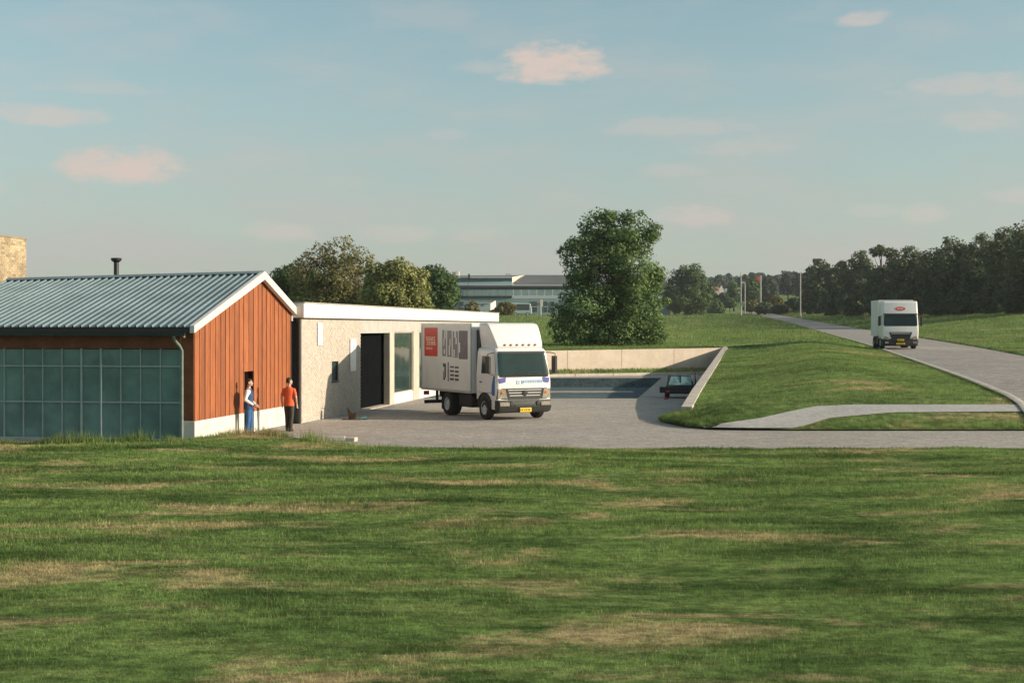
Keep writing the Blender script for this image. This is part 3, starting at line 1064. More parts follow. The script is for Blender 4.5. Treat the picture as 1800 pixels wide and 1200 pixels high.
# ------------------------------------------------------------------ brick wing
AW = math.atan2(.1775, 1)
WC = (-7.48, 50.3)
wing = thing('brick_wing', 'low pale brick wing with a deep white fascia and dark doorway', 'building', (WC[0], WC[1], 0), -AW)
SW = 1 / math.cos(AW)


def sy(Y): return (Y - WC[1]) * SW      # distance along the wing for a depth in the place


WLEN = sy(86.6)
d0, d1 = sy(57.75), sy(62.2)
sw0, sw1 = sy(53.9), sy(54.75)
b = MB()
brick_face(b, (0, 0, 0), (0, 1, 0), (1, 0, 0), d0, 3.735, holes=[(sw0, sw1, 1.34, 2.10)], seed=9)
tag(b.build('brickwork', MT['brick'], wing, tint=True, fix=False), kind='stuff')
b = MB()   # mortar bed behind, pierced by the small window
b.prism([(0, 0), (d0, 0), (d0, 3.735), (0, 3.735)], lambda u, v, d: (d, u, v), -.3, -.25)
b.box(-.25, -.001, 0, sw0, 0, 3.735); b.box(-.25, -.001, sw1, d0, 0, 3.735)
b.box(-.25, -.001, sw0, sw1, 0, 1.34); b.box(-.25, -.001, sw0, sw1, 2.10, 3.735)
b.build('wall_core', MT['mortar'], wing)
MB().box(-8.5, -.31, 0, .2, 0, 3.735).build('end_wall', MT['brick'], wing)
MB().box(-8.5, -8.3, .2, WLEN, 0, 3.735).build('rear_wall', MT['brick'], wing)
MB().box(-8.3, -.02, WLEN - .2, WLEN, 0, 3.735).build('end_wall', MT['brick'], wing)
f_ = MB().box(-.10, -.06, sw0 + .03, sw1 - .03, 1.37, 2.07).build('small_window', MT['win'], wing)
fr = MB()
fr.box(-.11, -.02, sw0, sw0 + .05, 1.34, 2.10); fr.box(-.11, -.02, sw1 - .05, sw1, 1.34, 2.10)
fr.box(-.11, -.02, sw0, sw1, 1.341, 1.38); fr.box(-.11, -.02, sw0, sw1, 2.06, 2.099)
fr.build('frame', MT['black'], f_)
MB().box(-.02, .05, sw0 - .02, sw1 + .02, 1.30, 1.338).build('sill', MT['black'], f_)
# framed part: lintels, pillars, windows
MB().box(-.25, .010, d0, d1, 3.15, 3.735).build('lintel', MT['lintel'], wing, bevel=.01)
dr = MB()
for k_ in range(2):
    ya = d0 + .02 + k_ * (d1 - d0 - .04) / 2; yb = ya + (d1 - d0 - .04) / 2 - .004
    for j in range(3):
        MB().box(-.42, -.36, ya, yb, .03 + j * 1.04, .03 + j * 1.04 + 1.036).build('door_panel', MT['door'], wing)
MB().box(-.6, -.43, d0, d1, 0, 3.2).build('door_backing', MT['dark'], wing)
MB().box(-.42, .0, d0 - .03, d0, 0, 3.15).build('door_jamb', MT['lintel'], wing)
MB().box(-.36, .08, d0, d1, 0, .03).build('threshold', MT['concrete'], wing)
seq = [(62.2, 62.95), (66.4, 67.5), (71.0, 72.1), (75.6, 76.7), (80.2, 81.3), (84.8, 86.6)]
for (a_, e_) in seq:
    MB().box(-.25, .03, sy(a_), sy(e_), 0, 3.20).build('pillar', MT['pillar'], wing, bevel=.012)
MB().box(-.25, .012, d1, WLEN, 3.20, 3.735).build('lintel', MT['lintel'], wing, bevel=.01)
for i in range(5):
    a_, e_ = sy(seq[i][1]), sy(seq[i + 1][0])
    MB().box(-.25, .012, a_, e_, 0, .45).build('sill_panel', MT['fascia'], wing, bevel=.01)
    wn = MB().box(-.12, -.08, a_ + .04, e_ - .04, .49, 3.16).build('window', MT['win'], wing)
    fr = MB()
    fr.box(-.13, -.03, a_, a_ + .05, .451, 3.199); fr.box(-.13, -.03, e_ - .05, e_, .451, 3.199)
    fr.box(-.129, -.031, a_ + .05, e_ - .05, .451, .50); fr.box(-.129, -.031, a_ + .05, e_ - .05, 3.15, 3.199)
    fr.build('frame', MT['pillar'], wn)
MB().box(-8.5, -.45, d1, WLEN, .0, .03).build('floor', MT['dark'], wing)
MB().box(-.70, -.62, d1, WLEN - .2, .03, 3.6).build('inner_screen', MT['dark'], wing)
# roof and fascia
for i in range(6):
    ya, yb = -.22 + (WLEN + .44) * i / 6, -.22 + (WLEN + .44) * (i + 1) / 6 - .008
    MB().box(.12, .20, ya, yb, 3.735, 4.25).build('fascia_panel', MT['fascia'], wing, bevel=.008)
MB().box(-8.6, .12, -.21, -.14, 3.735, 4.25).build('fascia_panel', MT['fascia'], wing, bevel=.008)
MB().box(-8.6, .118, -.138, WLEN + .2, 3.737, 3.80).build('soffit', MT['trim'], wing)
MB().box(-8.6, .118, -.138, WLEN + .2, 4.10, 4.20).build('flat_roof', MT['ind_roof'], wing)
MB().box(-8.6, .24, -.24, WLEN + .24, 4.252, 4.285).build('roof_edge_trim', MT['lintel'], wing)
MB().box(-.31, .0, -.012, -.001, 0, 3.735).build('end_shade_sheet', MT['teal_band'], wing)  # thin dark sheet standing in for the shade on the end wall
MB().tube([(-.02, -.10, 3.72), (-.02, -.10, 3.5), (-.02, -.10, .03)], .085, 12).build('downpipe', MT['black'], wing, smooth=True)
MB().tube([(-.34, -.08, 3.70), (-.2, -.09, 3.66), (-.04, -.10, 3.6)], .05, 10).build('pipe_elbow', MT['black'], wing, smooth=True)


# white signs on the wing, each a thing
def strokes(b, x, s0, s1, z0, z1, seed, nrow, t_=.006, thick=.25):
    """rows of small letter-like strokes, too far off to read"""
    r_ = random.Random(seed)
    for j in range(nrow):
        za = z0 + (z1 - z0) * (j + .18) / nrow; zb = z0 + (z1 - z0) * (j + .82) / nrow
        s = s0
        while s < s1 - .01:
            wd = (zb - za) * r_.uniform(.5, .85)
            e_ = min(s + wd, s1)
            th = (zb - za) * thick * .8
            kind = r_.randrange(4)
            b.box(x, x + t_, s, s + th, za, zb)
            if kind != 1: b.box(x, x + t_, s + th, e_, zb - th, zb)
            if kind in (0, 3): b.box(x, x + t_, s + th, e_, za, za + th)
            if kind in (2, 3): b.box(x, x + t_, max(e_ - th, s + th), e_, za + th, zb - th)
            s = e_ + (zb - za) * .28


for (Ya, Yb, z0, z1, lab, n_) in ((52.1, 52.62, 2.74, 3.56, 'white sign plate with grey marks, high on the brick wall near the black downpipe', 3),
                                  (56.2, 56.95, 1.66, 2.93, 'longer white sign plate beside the dark doorway, lower end in shadow', 1)):
    s0, s1 = sy(Ya), sy(Yb)
    cx = WC[0] + math.sin(AW) * s0; cy = WC[1] + math.cos(AW) * s0
    sg = thing('wall_sign', lab, 'sign', (cx + .028, cy, 0), -AW)
    MB().box(0, .035, 0, s1 - s0, z0, z1).build('plate', MT['sign'], sg, bevel=.006)
    b = MB()
    for k_ in range(n_):
        zc = z1 - (z1 - z0) * ((.26, .56, .74)[k_] if n_ == 3 else .24)
        strokes(b, .036, (s1 - s0) * .38, (s1 - s0) * .72, zc - .05, zc + .05, 11 + k_ + n_, 1, .004, .3)
    b.build('lettering', MT['grey_ink'], sg)

# debris leaning by the wall, blocks in the grass
dx, dy = PX(620, 50.3) + .05, 52.9
t_ = thing('scrap_heap', 'small dark upright shard and crumpled teal sheet lying by the brick wall', 'scrap', (PX(621, 52.6), 52.4, 0), .1)
MB().add([(-.14, 0, .02), (.16, -.05, .02), (.12, .12, .02), (-.22, .02, .44), (-.18, .06, .44)], [(0, 1, 3), (1, 2, 4, 3), (2, 0, 3, 4), (0, 2, 1)]).build('shard', MT['brown'], t_)
MB().add([(.0, -.06, .03), (.14, -.10, .03), (.16, .06, .03), (.05, .02, .27), (.11, .0, .25)], [(0, 1, 4, 3), (1, 2, 4), (2, 0, 3, 4), (0, 2, 1)]).build('broken_board', MT['brown'], t_)
r_ = np.random.default_rng(2)
g_ = []
for i in range(5):
    g_.append([(-.06 + .13 * j, -.14 + .11 * i, .03 + .10 * r_.random() * (0 < i < 4) * (0 < j < 5)) for j in range(6)])
MB().sheet(g_).build('sheet', MT['tarp'], t_)
MB().prism([(-.40, -.12), (-.1, -.2), (.3, -.14), (.55, -.05), (.5, .08), (.1, .16), (-.3, .1)], lambda u, v, d: (u, v, d), .0, .028).build('base_board', MT['black'], t_)
for (px0, px1, Yb, lab, m_) in ((573, 607, 42.9, 'grey concrete block half sunk in grass at the edge of the yard', 'concrete_grey'),
                                (608, 627, 42.5, 'pale small concrete block in the grass beside the longer grey one', 'concrete')):
    o = MB().box(-(px1 - px0) * Yb / F / 2, (px1 - px0) * Yb / F / 2, -.16, .16, -.05, .10).build('concrete_block', MT[m_], bevel=.03)
    o.location = (PX((px0 + px1) / 2, Yb), Yb, .02); o.rotation_euler = (0, 0, .07 if px0 < 600 else -.2)
    tag(o, lab, 'block')


# ------------------------------------------------------------------ trucks
def rrect(x0, x1, y0, y1, z, r, n=5):
    """rounded rectangle, counter-clockwise from the front left"""
    pts = []
    for (cx, cy, a0) in ((x1 - r, y0 + r, -90), (x1 - r, y1 - .06, 0), (x0 + r, y1 - .06, 90), (x0 + r, y0 + r, 180)):
        rr = r if cy < (y0 + y1) / 2 else .06
        cx2 = cx if rr == r else (x1 - rr if cx > 0 else x0 + rr)
        for k in range(n + 1):
            a = R(a0 + 90 * k / n)
            pts.append((cx2 + rr * math.cos(a), cy + rr * math.sin(a), z))
    return pts


def sec(prof_, z):
    zs_ = [p[0] for p in prof_]
    return [float(np.interp(z, zs_, [p[i] for p in prof_])) for i in range(1, 5)]   # y front, y back, half width, radius


def skin_patch(prof_, z0, z1, halfx, off, nz=7, nx=15):
    """a panel that follows the cab's front at a small offset"""
    rows = []
    for z in np.linspace(z0, z1, nz):
        yf, yb, hw, r = sec(prof_, z)
        row = []
        for x in np.linspace(-halfx(z), halfx(z), nx):
            ax = abs(x)
            y = yf
            if ax > hw - r:
                dxx = min(ax - (hw - r), r * .999)
                y = yf + r - math.sqrt(r * r - dxx * dxx)
            row.append((x, y - off, z))
        rows.append(row)
    return rows


def wheel(parent, x, y, r, wd, out):
    """axle along x, its face towards out (-1 / 1)"""
    w_ = bpy.data.objects.new('wheel', None)
    col.objects.link(w_); w_.parent = parent; w_.location = (x, y, r)
    h = wd / 2
    MB().lathe([(r * .58, -h), (r * .86, -h), (r * .96, -h * .85), (r, -h * .5), (r, h * .5), (r * .96, h * .85), (r * .86, h), (r * .58, h)], (0, 0, 0), (1, 0, 0), 28, cap=False).build('tyre', MT['rubber'], w_, smooth=True)
    b_ = MB()
    b_.lathe([(r * .585, -h * .6), (r * .585, h * .9), (r * .55, h * .92), (r * .5, h * .55), (r * .3, h * .45), (r * .26, h * .8), (r * .12, h * .85)], (0, 0, 0), (out, 0, 0), 24)
    b_.build('rim', MT['rim'], w_, smooth=True)
    n_ = MB()
    for k in range(8):
        a = 2 * math.pi * k / 8
        n_.tube([(out * h * .46, r * .4 * math.cos(a), r * .4 * math.sin(a)), (out * h * .62, r * .4 * math.cos(a), r * .4 * math.sin(a))], .018, 6)
    n_.build('wheel_nut', MT['chrome'], w_)
    return w_


TH = R(29)
tr = thing('box_truck', 'white box truck with roof fairing and red side panel, parked in the yard', 'truck', (.449, 52.16, 0), TH)
CAB = [  # z, y front, y back, half width, corner radius
    (.74, .00, 1.62, 1.14, .10), (1.25, -.015, 1.62, 1.15, .11), (1.56, .0, 1.62, 1.15, .12), (1.66, .03, 1.62, 1.15, .14),
    (2.46, .20, 1.62, 1.10, .15), (2.56, .25, 1.62, 1.08, .16), (2.64, .36, 1.60, 1.03, .18), (2.665, .50, 1.55, .96, .20)]
b = MB()
b.loft([rrect(-sec(CAB, z)[2], sec(CAB, z)[2], sec(CAB, z)[0], sec(CAB, z)[1], z, sec(CAB, z)[3]) for z in (.74, .95, 1.1, 1.25, 1.42, 1.58, 1.64, 1.70, 1.9, 2.1, 2.3, 2.42, 2.49, 2.55, 2.60, 2.63, 2.655)])
b.build('cab', MT['white'], tr, smooth=True)
hx = lambda z: float(np.interp(z, [1.5, 2.5], [1.12, 1.06]))
MB().sheet(skin_patch(CAB, 1.575, 2.50, lambda z: hx(z) + .025, .006, 8, 21)).build('windscreen_seal', MT['rubber'], tr, smooth=True)
ws = MB().sheet(skin_patch(CAB, 1.645, 2.435, lambda z: hx(z) - .045, .014, 8, 21)).build('windscreen', MT['wscreen'], tr, smooth=True)
b = MB()
for x in (-.62, .12):
    yb = sec(CAB, 1.66)[0]
    b.tube([(x, yb - .03, 1.64), (x + .18, yb - .0, 1.74), (x + .55, yb - .015, 1.72)], .012, 5)
b.build('wiper', MT['black'], ws)
# visor edge above the screen
MB().sheet(skin_patch(CAB, 2.45, 2.52, lambda z: .98, .035, 3, 15)).build('sun_visor', MT['black'], tr, smooth=True)
# door glass and door lines, both sides
for s in (-1, 1):
    pl = []
    for (y, z) in ((.52, 1.70), (1.20, 1.70), (1.20, 2.34), (.66, 2.34)):
        pl.append((s * (sec(CAB, z)[2] + .006), y, z))
    dg = MB().add(pl, [(0, 1, 2, 3)])
    d_ = MB()
    for (y0_, y1_, z0_, z1_) in ((.36, .375, 1.0, 2.40), (1.36, 1.375, 1.0, 2.40), (.36, 1.375, .985, 1.0)):
        d_.add([(s * (sec(CAB, z0_)[2] + .004), y0_, z0_), (s * (sec(CAB, z0_)[2] + .004), y1_, z0_), (s * (sec(CAB, z1_)[2] + .004), y1_, z1_), (s * (sec(CAB, z1_)[2] + .004), y0_, z1_)], [(0, 1, 2, 3)])
    do = d_.build('door', MT['chassis'], tr)
    dg.build('door_window', MT['wscreen'], do)
    MB().box(s * 1.155, s * 1.18, 1.15, 1.30, 1.36, 1.40).build('handle', MT['black'], do)
    # blue swoosh behind the cab corner
    MB().add([(s * 1.159, .13, 1.62), (s * 1.159, .24, 1.62), (s * 1.159, .36, 1.28), (s * 1.159, .40, 1.0), (s * 1.159, .30, .90), (s * 1.159, .15, .92)], [(0, 1, 2, 3, 4, 5)]).build('blue_stripe', MT['blue'], tr)
# lower side panel ahead of the wheel, bumper
for s in (-1, 1):
    MB().box(s * 1.05, s * 1.150, .16, .40, .40, .955).build('side_skirt', MT['white'], tr, bevel=.02)
bp = MB()
bp.loft([rrect(-w_, w_, y_, .20, z_, min(r__, .12)) for (z_, w_, y_, r__) in ((.27, 1.05, .03, .12), (.32, 1.13, -.05, .16), (.50, 1.155, -.10, .18), (.54, 1.145, -.06, .18), (.735, 1.14, -.04, .17), (.76, 1.12, .02, .15))])
bp = bp.build('bumper', MT['bumper'], tr, smooth=True)
MB().box(-.42, .42, -.095, -.05, .50, .57).build('intake_slot', MT['black'], bp)
for x in (-.56, .56):
    MB().lathe([(.085, 0), (.09, .02), (.07, .03)], (x, -.06, .62), (0, -1, 0), 14).build('tow_cover', MT['black'], bp)
for x in (-.86, .86):
    MB().box(x - .20, x + .20, -.105, -.06, .53, .665).build('fog_lamp', MT['lamp'], bp, bevel=.015)
pt = MB().box(-.24, .24, -.122, -.095, .30, .46).build('number_plate', MT['yellow'], tr, bevel=.006)
b = MB()
for k, x in enumerate((-.22, -.15, -.06, .01, .08, .14)):
    b.box(x, x + .035, -.1245, -.1215, .34, .42)
b.build('characters', MT['brown'], pt)
# grille with three bright slats and a round badge
gr = MB().add([(-.78, -.034, 1.17), (.78, -.034, 1.17), (.66, -.034, .765), (-.66, -.034, .765), (-.78, .04, 1.17), (.78, .04, 1.17), (.66, .04, .765), (-.66, .04, .765)],
              [(0, 1, 2, 3), (0, 4, 5, 1), (1, 5, 6, 2), (2, 6, 7, 3), (3, 7, 4, 0)]).build('grille', MT['black'], tr)
for z in (1.105, 1.005, .905):
    wd = .72 - (1.17 - z) * .3
    MB().box(-wd, wd, -.056, -.033, z - .016, z + .016).build('slat', MT['chrome'], gr, bevel=.006)
MB().lathe([(.10, 0), (.105, .02), (.085, .03), (.02, .032)], (0, -.056, 1.0), (0, -1, 0), 20).build('badge', MT['chassis'], gr, smooth=True)
for s in (-1, 1):
    hl = MB().prism([(s * .81, 1.14), (s * 1.09, 1.16), (s * 1.115, .80), (s * .73, .80)], lambda u, v, d: (u, d + .05 * max(0, abs(u) - 1.0) / .12, v), -.050, .10).build('headlight', MT['lamp'], tr, bevel=.015)
    MB().prism([(s * .79, 1.165), (s * 1.11, 1.185), (s * 1.138, .775), (s * .71, .775)], lambda u, v, d: (u, d + .05 * max(0, abs(u) - 1.0) / .12, v), -.036, .09).build('bezel', MT['bumper'], hl)
    MB().box(s * .86, s * .97, -.058, -.048, .98, 1.05).build('indicator', MT['amber'], hl)
    # violet-blue corner flash
    MB().sheet(skin_patch(CAB, 1.36, 1.56, lambda z: 1.0, .004, 3, 3)) if False else None
    q = []
    for (x, z) in ((.80, 1.40), (1.02, 1.36), (1.06, 1.54), (.78, 1.58)):
        yf, yb, hw, r = sec(CAB, z)
        y = yf if x < hw - r else yf + r - math.sqrt(max(0, r * r - (x - hw + r) ** 2))
        q.append((s * x, y - .03, z))
    MB().add(q, [(0, 1, 2, 3)]).build('corner_flash', MT['navy'], tr)
# pale blue lettering over the grille
b = MB(); c = MB()
r_ = random.Random(5)
x = -.02
while x < .80:
    wd = r_.uniform(.05, .085)
    yy = sec(CAB, 1.42)[0] - .022
    b.box(x, x + .026, yy, yy + .004, 1.36, 1.475)
    b.box(x + .026, x + wd, yy, yy + .004, 1.445, 1.475)
    b.box(x + .026, x + wd * .8, yy, yy + .004, 1.39, 1.42)
    x += wd + .018
b.build('lettering', MT['pale_blue'], tr)
for k, (x0, x1) in enumerate(((-.32, -.29), (-.21, -.19), (-.10, -.06))):
    c.box(x0, x1, -.035, -.03, 1.33, 1.47)
c.box(-.29, -.21, -.035, -.03, 1.33, 1.35); c.box(-.06, -.03, -.035, -.03, 1.44, 1.47)
c.build('emblem', MT['pale_blue'], tr)
# roof fairing
FA = [(2.64, .36, .97), (2.70, .32, .97), (2.80, .36, .985), (3.1, .54, 1.03), (3.4, .76, 1.06), (3.50, .86, 1.055), (3.545, .98, 1.03), (3.56, 1.10, .99)]
b = MB()
b.loft([rrect(-w_, w_, y_, 1.58, z_, .06) for (z_, y_, w_) in FA])
fa = b.build('roof_fairing', MT['white'], tr, smooth=True)
for k in range(6):
    x = -.62 + 1.28 * k / 5
    MB().lathe([(.03, 0), (.045, .02), (.03, .05)], (x, .33, 2.75), (0, -1, .25), 10).build('marker_lamp', MT['amber'], fa)
# mirrors
for s in (-1, 1):
    xm = 1.36 if s > 0 else 1.43
    mi = MB().box(s * xm - .06, s * xm + .06, .0, .26, 1.72, 2.34).build('mirror', MT['black'], tr, bevel=.025)
    MB().tube([(s * 1.06, .36, 2.46), (s * 1.22, .22, 2.47), (s * (xm + .03), .12, 2.42), (s * (xm + .02), .11, 2.28)], .016, 6).build('bracket', MT['black'], mi)
    MB().tube([(s * 1.12, .34, 1.66), (s * 1.24, .20, 1.66), (s * xm, .11, 1.72)], .014, 6).build('bracket', MT['black'], mi)
# cargo box
BX0, BX1, BH = 1.86, 6.24, 1.20
BZ0, BZ1 = .93, 3.54
MB().box(-BH, BH, BX0, BX1, BZ0, BZ1).build('cargo_box', MT['box'], tr, bevel=.02)
for s in (-1, 1):
    MB().box(s * (BH - .005), s * (BH + .02), BX0 + .0, BX1, BZ1 - .09, BZ1 + .012).build('top_rail', MT['box_trim'], tr)
    MB().box(s * (BH - .005), s * (BH + .02), BX0 + .0, BX1, BZ0 - .012, BZ0 + .08).build('bottom_rail', MT['box_trim'], tr)
    MB().box(s * (BH - .004), s * (BH + .022), BX0 - .004, BX0 + .10, BZ0, BZ1).build('corner_post', MT['mullion'], tr)
    MB().box(s * (BH - .004), s * (BH + .022), BX1 - .07, BX1 + .004, BZ0, BZ1).build('corner_post', MT['box_trim'], tr)
MB().box(-1.0, 1.0, 1.585, 1.855, 1.0, 3.3).build('cab_gap_shade', MT['gutter'], tr)  # dark filler painted as the shade between cab and box


# print on the camera side of the box; u runs from the front to the rear 0..1, v from top to bottom 0..1
def side(u, v): return (BX0 + (BX1 - BX0) * u, BZ1 + (BZ0 - BZ1) * v)


def side_rect(b, u0, u1, v0, v1, d=.003):
    (y0, z0), (y1, z1) = side(u0, v1), side(u1, v0)
    b.box(-BH - d, -BH + .002, min(y0, y1), max(y0, y1), z0, z1)


U = lambda px: (835 - px) / 91.0        # photo column to box length


def V(py): return (py - 568) / 116.0


b = MB(); side_rect(b, U(774.5), U(749.5), V(575), V(625))
rp = b.build('red_panel', MT['red'], tr)
b = MB()


def glyph(b, u0, u1, v0, v1, kind, d=.006):
    t_u, t_v = (u1 - u0) * .24, (v1 - v0) * .2
    if kind in 'EBFLDNOK': side_rect(b, u1 - t_u, u1, v0, v1, d)
    if kind in 'ODBN': side_rect(b, u0, u0 + t_u, v0, v1, d)
    if kind in 'OEBFZDS': side_rect(b, u0 + .3 * t_u, u1 - .3 * t_u, v0, v0 + t_v, d - .0006)
    if kind in 'OEBLZDS': side_rect(b, u0 + .3 * t_u, u1 - .3 * t_u, v1 - t_v, v1, d - .0006)
    if kind in 'EBFSK': side_rect(b, u0 + .4 * t_u, u1 - .4 * t_u, (v0 + v1) / 2 - t_v / 2, (v0 + v1) / 2 + t_v / 2, d - .0012)
    if kind == 'S':
        side_rect(b, u1 - t_u, u1, v0, (v0 + v1) / 2, d); side_rect(b, u0, u0 + t_u, (v0 + v1) / 2, v1, d)
    if kind in 'ZNK':
        for q in range(6):
            f0 = q / 6
            ua = u0 + (u1 - u0 - t_u) * (f0 if kind == 'Z' else 1 - f0 - .15)
            side_rect(b, ua, ua + t_u, v1 - (v1 - v0) * (f0 + 1 / 6), v1 - (v1 - v0) * f0, d - .0018)


for (px, py0, py1, kk) in ((753, 591, 597.5, 'S'), (757.5, 591, 597.5, 'O'), (762, 591, 597.5, 'N'), (766.5, 591, 597.5, 'Z'),
                           (753.5, 599, 605.5, 'Z'), (758, 599, 605.5, 'E'), (762.5, 599, 605.5, 'B'), (767, 599, 605.5, 'S'),
                           (753, 609.5, 613, 'O'), (756, 609.5, 613, 'E'), (759, 609.5, 613, 'E'), (762, 609.5, 613, 'N')):
    wd = 3.6 if py1 - py0 > 4 else 2.4
    glyph(b, U(px + wd), U(px), V(py0), V(py1), kk)
b.build('lettering', MT['cream'], rp)
# tall grey letters fading towards the front
b = MB()
side_rect(b, U(790), U(783), V(579), V(624), .003)
side_rect(b, U(800), U(792), V(580), V(625), .003)
side_rect(b, U(811), U(802), V(581), V(626), .003)
b.build('grey_letters', MT['purple'], tr)
b = MB(); side_rect(b, U(828), U(812.5), V(580), V(628), .003)
b.build('grey_letters', MT['purple_dk'], tr)
for (pa, pb_, va, vb) in ((787, 789, 579, 594), (785.5, 787, 594, 606), (795, 797, 606, 622), (796.5, 798, 594, 606), (805, 807.5, 580, 592), (807, 809, 592, 603), (803.5, 805.5, 612, 625), (813, 815, 600, 617), (786, 788, 612, 620)):
    b = MB(); side_rect(b, U(pb_), U(pa), V(va), V(vb), .006)
    b.build('letter_counter', MT['box'], tr)
# the black mark below: an open D, a bar, two columns of short dashes
b = MB()
side_rect(b, U(789.6), U(787.0), V(637), V(661), .005)
side_rect(b, U(787.0), U(784.6), V(636), V(642.5), .005)
side_rect(b, U(788.2), U(785.0), V(661), V(665), .005)
side_rect(b, U(785.8), U(784.8), V(650), V(661), .0045)
side_rect(b, U(794.6), U(793.0), V(634), V(667), .005)
for j, (a_, e_) in enumerate(((640.5, 643.2), (647.5, 650.5), (654.3, 657.5), (661.0, 664.5))):
    side_rect(b, U(804.0), U(797.5 - .5 * (j % 2)), V(a_), V(e_), .005)
    side_rect(b, U(812.4), U(805.6 + .4 * (j % 2)), V(a_ + .4), V(e_ + .6), .005)
b.build('black_mark', MT['ink'], tr)
# underframe
MB().box(-.45, .45, 1.0, 6.15, .62, .92).build('chassis', MT['chassis'], tr)
MB().box(-1.12, -.50, 2.05, 3.15, .38, .88).build('fuel_tank', MT['chassis'], tr, bevel=.08)
MB().box(.50, 1.12, 2.05, 2.9, .40, .86).build('battery_box', MT['chassis'], tr, bevel=.03)
MB().box(-1.14, 1.14, 6.02, 6.14, .36, .50).build('rear_guard', MT['chassis'], tr, bevel=.02)
for x in (-.6, .6):
    MB().box(x - .04, x + .04, 6.0, 6.1, .5, .92).build('guard_bracket', MT['chassis'], tr)
for s in (-1, 1):
    MB().box(s * .72, s * 1.12, 4.55, 4.58, .22, .90).build('mud_flap', MT['rubber'], tr)
    MB().box(s * .9, s * 1.13, 6.15, 6.20, .70, .86).build('tail_lamp', MT['red_lens'], tr)
    arch = MB()
    pts_o = [(.92 + .56 * math.cos(R(a)), .45 + .56 * math.sin(R(a))) for a in range(10, 171, 16)]
    pts_i = [(.92 + .50 * math.cos(R(a)), .45 + .50 * math.sin(R(a))) for a in range(10, 171, 16)]
    for i in range(len(pts_o) - 1):
        q = [pts_o[i], pts_o[i + 1], pts_i[i + 1], pts_i[i]]
        arch.prism(q, lambda u, v, d: (d, u, v), s * .82, s * 1.185)
    arch.prism([(.92 + .505 * math.cos(R(a)), .45 + .505 * math.sin(R(a))) for a in range(0, 181, 15)], lambda u, v, d: (d, u, v), s * .8, s * 1.158)
    arch.build('wheel_arch', MT['bumper'], tr)
    wheel(tr, s * 1.055, .92, .43, .26, s)
    wheel(tr, s * .95, 4.0, .45, .48, s)
for s in (-1, 1):
    MB().box(s * .98, s * 1.12, .50, .60, .50, .90).build('cab_step', MT['chassis'], tr)

# ---- the second truck, coming down the road
T2Y = 100.0
T2X = PX(1583, T2Y)
yaw = math.atan2(-(-.10), 1)
hw_z = float(prof(T2Y)) + .09
t2 = thing('road_truck', 'white truck with a red oval on its high front, driving down the sloping road', 'truck', (T2X, T2Y, hw_z), -math.atan2(.10, 1))
t2.scale = (1.0, 1.0, .945)
K = 1.0
C2 = [(.75, .0, 1.9, 1.22, .10), (1.2, -.03, 1.9, 1.25, .1), (1.72, .0, 1.9, 1.25, .12), (2.5, .08, 1.9, 1.22, .12), (2.6, .09, 1.9, 1.22, .12), (3.45, .24, 1.9, 1.20, .12), (3.56, .34, 1.9, 1.18, .12)]
b = MB()
b.loft([rrect(-sec(C2, z)[2], sec(C2, z)[2], sec(C2, z)[0], sec(C2, z)[1], z, sec(C2, z)[3]) for z in (.75, .95, 1.2, 1.5, 1.72, 1.9, 2.1, 2.3, 2.5, 2.6, 2.9, 3.2, 3.4, 3.45, 3.52, 3.56)])
b.build('cab', MT['white'], t2, smooth=True)
h2 = lambda z: float(np.interp(z, [1.6, 2.6], [1.20, 1.16]))
MB().sheet(skin_patch(C2, 2.52, 2.64, lambda z: 1.17, .05, 3, 15)).build('sun_visor', MT['black'], t2)
MB().sheet(skin_patch(C2, 1.70, 2.54, lambda z: h2(z) + .02, .006, 6, 19)).build('windscreen_seal', MT['black'], t2, smooth=True)
ws = MB().sheet(skin_patch(C2, 1.76, 2.48, lambda z: h2(z) - .03, .014, 6, 19)).build('windscreen', MT['wscreen'], t2, smooth=True)
MB().tube([(-.5, -.03, 1.78), (.1, -.025, 1.84)], .014, 5).build('wiper', MT['black'], ws)
gr = MB().add([(-.80, -.045, 1.26), (.80, -.045, 1.26), (.58, -.06, .62), (-.58, -.06, .62), (-.8, .05, 1.26), (.8, .05, 1.26), (.58, .05, .62), (-.58, .05, .62)],
              [(0, 1, 2, 3), (0, 4, 5, 1), (1, 5, 6, 2), (2, 6, 7, 3), (3, 7, 4, 0)]).build('grille', MT['black'], t2)
MB().box(-.66, .66, -.075, -.045, 1.14, 1.19).build('slat', MT['chrome'], gr)
for z in (1.0, .88, .76):
    MB().box(-.62, .62, -.07, -.05, z - .02, z + .02).build('slat', MT['bumper'], gr)
bp = MB()
bp.loft([rrect(-w_, w_, y_, .55, z_, .16) for (z_, w_, y_) in ((.22, 1.12, .02), (.28, 1.22, -.05), (.70, 1.25, -.05), (.76, 1.22, .0))])
bp = bp.build('bumper', MT['chassis'], t2, smooth=True)
